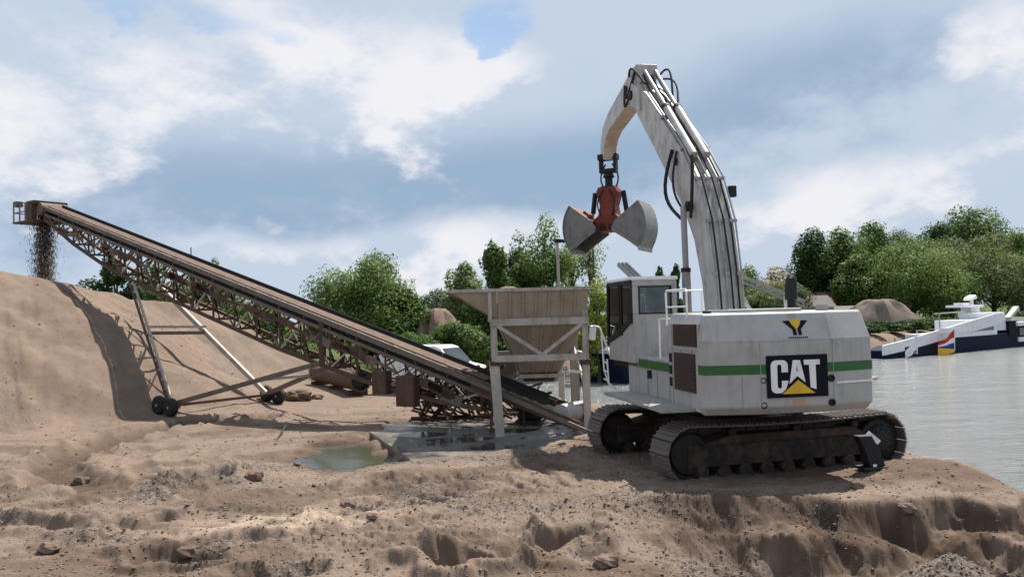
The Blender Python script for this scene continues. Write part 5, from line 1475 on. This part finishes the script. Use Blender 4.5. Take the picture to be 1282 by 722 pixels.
# far white conveyor
fa, fb_ = AT(914, 340, 116), AT(1006, 377, 116)
fcv = empty('far_conveyor', (fa.x, fa.y, 0), 0, 'pale lattice conveyor across the water behind the boom', 'conveyor')
A0 = fa - fcv.location; B0 = fb_ - fcv.location
for yy in (-.6, .6):
    o_ = Vector((0, yy, 0))
    bar(fcv, 'top_chord', A0 + o_, B0 + o_, .20, .34, M['palesteel'])
    bar(fcv, 'bottom_chord', A0 + o_ - Vector((0, 0, .8)), B0 + o_ - Vector((0, 0, .8)), .14, .18, M['grey_plate'])
    for k in range(10):
        u, v = k / 10, (k + 1) / 10
        bar(fcv, 'lattice_bar', A0.lerp(B0, u) + o_, A0.lerp(B0, v) + o_ - Vector((0, 0, .8)), .09, .09, M['grey_plate'])
    for (xa, za), (xb, zb2) in (((0.2, 7.6), (0.8, 0)), ((0.2, 7.6), (3.9, 1.2)), ((.5, 4.6), (2.3, 0)), ((2.1, 4.6), (.6, 2.2)), ((.6, 2.2), (3.9, 1.2)), ((2.0, 4.2), (3.9, 1.2)), ((.5, 1.0), (3.9, 1.2)), ((1.5, 5.8), (.4, 3.6)), ((3.9, 1.2), (3.9, 0))):
        bar(fcv, 'trestle_bar', (xa, yy, za), (xb, yy, zb2), .13, .13, M['letter'])
    u = .75; pt = A0.lerp(B0, u)
    bar(fcv, 'support_leg', pt + o_ - Vector((0, 0, .4)), Vector((pt.x + (.4 if yy > 0 else -.4), yy, 0)), .18, .18, M['letter'])
bar(fcv, 'support_leg', (B0.x, 0, 0), B0, .2, .2, M['grey_plate'])

# ------------------------------------------------------------------ trees
def tree(name, label, px, ytop, Y, wpx, col, seed, bot=.25, dens=1.0, leaf=.30, droop=0.0, lobes=16, cat='tree', group=None, asp=1.0, trunk=True):
    wpx *= 1.22; leaf *= .68; lobes = int(lobes * 1.6); dens *= 1.6
    rg = np.random.RandomState(seed)
    top = AT(px, ytop, Y); w = wpx * Y / F
    zg = Hz(top.x, top.y)
    h = max(1.2, top.z - zg)
    o = empty(name, (top.x, top.y, zg), 0, label, cat, group)
    cz0_, cz1_ = h * bot, h
    ch = cz1_ - cz0_
    # lobes inside an egg-shaped envelope
    L = []
    for k in range(lobes):
        for _ in range(30):
            p = rg.uniform(-1, 1, 3)
            if np.linalg.norm(p * np.array([1, 1, 1])) < 1: break
        zrel = (p[2] + 1) / 2
        env = .55 + .45 * math.sin(math.pi * min(1, (zrel * .85 + .18)))
        r_ = rg.uniform(.20, .36)
        L.append((p[0] * .5 * w * env * .92, p[1] * .5 * w * asp * env * .92, cz0_ + ch * (.10 + .78 * zrel), r_ * w * .66, r_ * min(ch, w * 1.2) * .62))
    L.append((rg.uniform(-.08, .08) * w, 0, cz1_ - ch * .16, w * .17, ch * .16))
    per = int(330 * dens * (26 / (lobes + 10)) * max(.6, min(2.2, (wpx / 90))))
    C, S, Nn = [], [], []
    for (x, y, z, rx, rz_) in L:
        n = int(per * rg.uniform(.7, 1.2))
        d = rg.normal(size=(n, 3)); d /= np.linalg.norm(d, axis=1)[:, None]
        q = rg.uniform(.35, 1.06, n) ** .5
        q = q * (1 + .22 * gnoise(d[:, 0] * 2.5 + x * 3, d[:, 2] * 2.5 + z * 3))
        c = np.stack([x + d[:, 0] * rx * q, y + d[:, 1] * rx * q, z + d[:, 2] * rz_ * q], 1)
        if droop:
            c[:, 2] -= droop * rg.rand(n) ** 2 * ch * .35 * (np.abs(d[:, 0]) + .3)
        C.append(c); Nn.append(d)
    C = np.concatenate(C); Nn = np.concatenate(Nn)
    ok = (C[:, 2] > .15) & (C[:, 2] < h * 1.02)
    C, Nn = C[ok], Nn[ok]
    n = len(C)
    # each leaf clump is a kite-shaped card folded along its middle
    t1 = rg.normal(size=(n, 3)); t1[:, 2] -= droop * 2.0
    nn = Nn * 1.1 + rg.normal(size=(n, 3)) * .50 + np.array([0, 0, .35])
    nn /= np.linalg.norm(nn, axis=1)[:, None]
    t1 -= nn * (t1 * nn).sum(1)[:, None]; t1 /= np.linalg.norm(t1, axis=1)[:, None] + 1e-9
    t2 = np.cross(nn, t1)
    sc = (leaf * rg.uniform(.55, 1.35, n))[:, None]
    wd = .42 if droop < .3 else .22
    v0 = C - t1 * sc * .55; v2 = C + t1 * sc * .6
    v1 = C + t2 * sc * wd + nn * sc * .10; v3 = C - t2 * sc * wd + nn * sc * .10
    V = np.stack([v0, v1, v2, v3], 1).reshape(-1, 3)
    Fq = np.arange(4 * n).reshape(-1, 4)
    cr = fast('crown', V, Fq, LEAF[col], False, o)
    if trunk:
        m = MB()
        tr_ = max(.06, h * .022)
        lean = rg.uniform(-.04, .04) * h
        m.tube([(0, 0, -.2), (lean * .2, 0, h * .2), (lean * .6, lean * .3, h * .5), (lean, lean * .4, h * .82)], [tr_ * 1.25, tr_, tr_ * .7, tr_ * .25], 8)
        for (x, y, z, rx, rz_) in L[:: max(1, len(L) // 9)]:
            zb2 = max(h * .12, min(z - .25 * h, h * .6)); f = zb2 / h
            a = Vector((lean * f, lean * .3 * f, zb2)); b = Vector((x, y, z))
            md = a.lerp(b, .5) + Vector((0, 0, .05 * h))
            m.tube([a, md, b], [tr_ * .5, tr_ * .32, tr_ * .10], 6)
        m.build('trunk', M['bark'], o, smooth=True)
    return o
GR = 'trees behind the yard'
tree('willow_tree', 'broad willow tree standing alone behind the middle of the conveyor', 462, 313, 64, 118, 'willow', 1, .12, 1.5, .40, .35, 22)
tree('willow_tree', 'lower bright willow growing at the right of the lone broad willow', 492, 352, 62, 80, 'green', 2, .05, 1.2, .34, .25, 16)
tree('poplar_tree', 'tallest light green tree above the hopper, left of the lamp post', 684, 264, 66, 72, 'willow', 3, .12, 1.7, .28, 0, 24)
tree('poplar_tree', 'slim dark tree just left of the tallest tree above the hopper', 648, 288, 68, 56, 'green', 4, .08, 1.5, .28, 0, 18)
tree('poplar_tree', 'dark green tree behind the left part of the hopper', 616, 300, 64, 56, 'green', 5, .05, 1.6, .32, 0, 14)
tree('round_tree', 'small round pale green tree left of the hopper top', 580, 327, 70, 54, 'pale', 6, .2, 1.2, .30, 0, 12)
tree('bare_tree', 'thin lacy tree with sparse leaves below the open grab', 738, 268, 70, 62, 'pale', 7, .15, .34, .26, 0, 14)
tree('bare_tree', 'sparse tall tree right beside the lamp post', 712, 272, 72, 34, 'yellow', 8, .2, .35, .26, 0, 10)
tree('bush', 'bright yellow-green bush between hopper and cab', 748, 346, 60, 50, 'yellow', 9, .02, 1.3, .28, 0, 14, 'bush')
tree('bush', 'yellow-green shrub behind the cab window', 778, 366, 66, 50, 'yellow', 10, .02, 1.1, .28, 0, 12, 'bush')
tree('bush', 'blue-green shrub far behind, left of the small round tree', 546, 362, 84, 56, 'blue', 11, .02, 1.1, .34, 0, 12, 'bush')
tree('bush', 'large green bush behind the white van', 566, 404, 50, 92, 'green', 12, .0, 1.7, .24, 0, 18, 'bush', None, .7)
tree('bush', 'green bush left of the large bush behind the van', 512, 415, 54, 58, 'willow', 13, .0, 1.2, .24, 0, 12, 'bush', None, .7)
tree('bush', 'low bright bush under the conveyor behind the rusty tube', 438, 446, 48, 70, 'willow', 14, .0, 1.2, .22, 0, 12, 'bush', None, .6)
tree('bush', 'bright green bush at the toe of the stockpile', 368, 414, 55, 64, 'willow', 15, .0, 1.3, .25, 0, 12, 'bush', None, .7)
tree('bush', 'dark bush behind the middle of the conveyor above the stockpile', 318, 378, 66, 84, 'green', 16, .0, 1.3, .32, 0, 14, 'bush')
tree('bush', 'olive bush right under the conveyor behind the pile crest', 252, 338, 72, 92, 'olive', 17, .0, 1.3, .34, 0, 14, 'bush')
tree('fir_tree', 'dark tree rising behind the stockpile near the conveyor head', 142, 318, 66, 62, 'dark', 18, .1, 1.6, .34, 0, 14)
tree('fir_tree', 'green tree behind the conveyor truss, right of the dark tree', 196, 326, 70, 66, 'green', 19, .1, 1.3, .34, 0, 14)
tree('bush', 'pale treetop poking above the conveyor belt', 268, 322, 90, 34, 'pale', 20, .3, .8, .35, 0, 8, 'bush')
tree('bush', 'grey-green shrub at the left foot of the broad willow', 400, 372, 80, 46, 'blue', 21, .0, 1.0, .32, 0, 10, 'bush')
for k, (px, yt, Y, w, c, lb) in enumerate([(792, 342, 120, 24, 'blue', 'small bluish far tree left of the cab roof'), (826, 334, 130, 22, 'green', 'far tree just behind the cab roof'), (846, 330, 125, 20, 'dark', 'slim far tree between cab and boom'),
        (770, 352, 115, 26, 'green', 'low far tree behind the cab door'), (938, 330, 170, 60, 'green', 'dark far tree just right of the boom'), (968, 332, 168, 66, 'tan', 'tan-brown spring tree right of the boom'),
        (985, 350, 150, 60, 'olive', 'olive far shrub behind the exhaust stack'), (925, 352, 160, 60, 'olive', 'low olive far shrub at the boom foot'), (955, 365, 150, 60, 'olive', 'wide olive shrub behind the far conveyor')]):
    tree('far_tree', lb, px, yt, Y, w, c, 60 + k, .05, 1.0, .55, 0, 10, 'tree', 'far trees across the water')
GB = [(1022, 282, 172, 56, 'dark', .05, 'dark tree at the left end of the far grove'), (1052, 284, 176, 56, 'green', .1, 'second dark tree from the left in the far grove'),
      (1092, 276, 182, 62, 'green', .1, 'round treetop in the left middle of the far grove'), (1128, 284, 176, 62, 'dark', .1, 'dark tree behind the front willow of the far grove'),
      (1140, 291, 158, 100, 'willow', .06, 'broad olive willow at the front of the far grove'), (1212, 256, 196, 84, 'green', .2, 'tallest dark tree of the far grove with rounded crown'),
      (1188, 292, 166, 80, 'olive', .06, 'olive willow right of the broad front willow'), (1240, 290, 160, 80, 'olive', .06, 'grey-olive willow near the right picture edge'),
      (1275, 288, 176, 50, 'willow', .1, 'bright green tree at the right picture edge'), (1310, 296, 170, 70, 'green', .1, 'green tree beyond the right picture edge of the grove'),
      (1075, 312, 166, 56, 'green', .05, 'lower green tree between the left grove trees'), (1178, 276, 190, 50, 'dark', .15, 'dark treetop left of the tallest grove tree')]
for k, (px, yt, Y, w, c, b, lb) in enumerate(GB):
    tree('grove_tree', lb, px, yt, Y, w * 1.15, c, 90 + k, b, 1.7, .68, .3 if 'willow' in lb else 0, 22, 'tree', 'grove on the far bank')
for k, (px, yt, Y, w, c) in enumerate([(1100, 402, 118, 50, 'dark'), (1140, 400, 122, 50, 'dark'), (1180, 398, 126, 54, 'dark'), (1222, 394, 130, 56, 'dark'), (1264, 390, 134, 60, 'dark'), (1060, 398, 116, 40, 'dark')]):
    tree('hedge_shrub', ['dark shrub on the far bank above the vessel bow', 'dark shrub above the white flag', 'dark shrub above the tricolour flag', 'dark shrub behind the radar mast', 'dark shrub at the right behind the saloon', 'dark shrub at the right edge of the counterweight'][k],
         px, yt, Y, w, c, 130 + k, .0, 1.4, .42, 0, 12, 'shrub', 'shrubs along the far bank', .5)

for k, (px, Y, yt) in enumerate([(1088, 104, 406), (1116, 107.5, 404), (1144, 111, 403), (1172, 115, 401), (1200, 119, 399), (1228, 124, 396), (1258, 129, 394), (1286, 134, 392)]):
    tree('bank_shrub', ['waterside shrub nearest the counterweight', 'waterside shrub above the low bow of the vessel', 'waterside shrub just left of the white flag', 'waterside shrub between the two flags', 'waterside shrub right behind the tricolour flag',
         'waterside shrub under the radar mast', 'waterside shrub behind the saloon roof', 'waterside shrub at the right picture edge'][k], px, yt, Y, 36, 'dark', 160 + k, .0, 1.0, .42, 0, 9, 'shrub', 'dark shrubs at the far waterside', .45)

# ------------------------------------------------------------------ pebbles and clumps on the sand
def scatter(name, n, seed, rmin, rmax, s0, s1, mat, label, need=None):
    rg = np.random.RandomState(seed)
    a = rg.uniform(-.62, .62, n * 4); r_ = rmin * (rmax / rmin) ** rg.rand(n * 4)
    x, y = r_ * np.sin(a), r_ * np.cos(a)
    z, gv, dm, gs = terrain(x, y)
    keep = (rg.rand(len(x)) < (need + (1 - need) * gv)) & (z > WATER_Z + .1) & (poly_sd(x, y, SLAB) < -.1) & (poly_sd(x, y, POND) < .1)
    x, y, z = x[keep][:n], y[keep][:n], z[keep][:n]
    n = len(x)
    s = s0 * (s1 / s0) ** (rg.rand(n) ** 2.2)
    base = np.array([(1, 0, 0), (-1, 0, 0), (0, 1, 0), (0, -1, 0), (0, 0, .75), (0, 0, -.75), ], float)
    ang = rg.rand(n) * 6.28
    jit = 1 + .45 * (rg.rand(n, 6, 1) - .5)
    P = base[None] * jit * s[:, None, None] * np.stack([1 + .5 * rg.rand(n), .7 + .4 * rg.rand(n), .6 + .4 * rg.rand(n)], 1)[:, None, :]
    c_, s_ = np.cos(ang)[:, None], np.sin(ang)[:, None]
    X = P[..., 0] * c_ - P[..., 1] * s_; Y = P[..., 0] * s_ + P[..., 1] * c_
    V = np.stack([X + x[:, None], Y + y[:, None], P[..., 2] + z[:, None] + s[:, None] * .2], -1).reshape(-1, 3)
    Fc = (f8[None] + 6 * np.arange(n)[:, None, None]).reshape(-1, 3)
    return tag(fast(name, V, Fc, mat), label, 'gravel', kind='stuff')
def stonemat():
    m, t, p = nodes('pebble')
    g = t.nodes.new('ShaderNodeNewGeometry')
    c = ramp(t, g.outputs['Random Per Island'], [(0, (.07, .054, .044)), (.4, (.12, .095, .078)), (.8, (.175, .145, .12)), (1, (.27, .24, .215))])
    t.links.new(c, p.inputs['Base Color']); p.inputs['Roughness'].default_value = .85
    return m
M['pebble'] = stonemat()
scatter('pile_gravel', 9000, 5, 24, 46, .012, .05, M['pebble'], 'coarse pebbles scattered on the stockpile slope and yard', .10)
scatter('sand_chunks', 1500, 6, 9.5, 22, .015, .05, M['sandload'], 'broken chunks of crusted sand on the churned foreground', .35)
scatter('gravel', 24000, 1, 9, 24, .008, .028, M['pebble'], 'small grey and tan pebbles spread over the foreground sand', .12)
scatter('loose_crumbs', 9000, 2, 9, 26, .010, .036, M['sandload'], 'crumbs of dry sand scattered over the churned ground', .6)
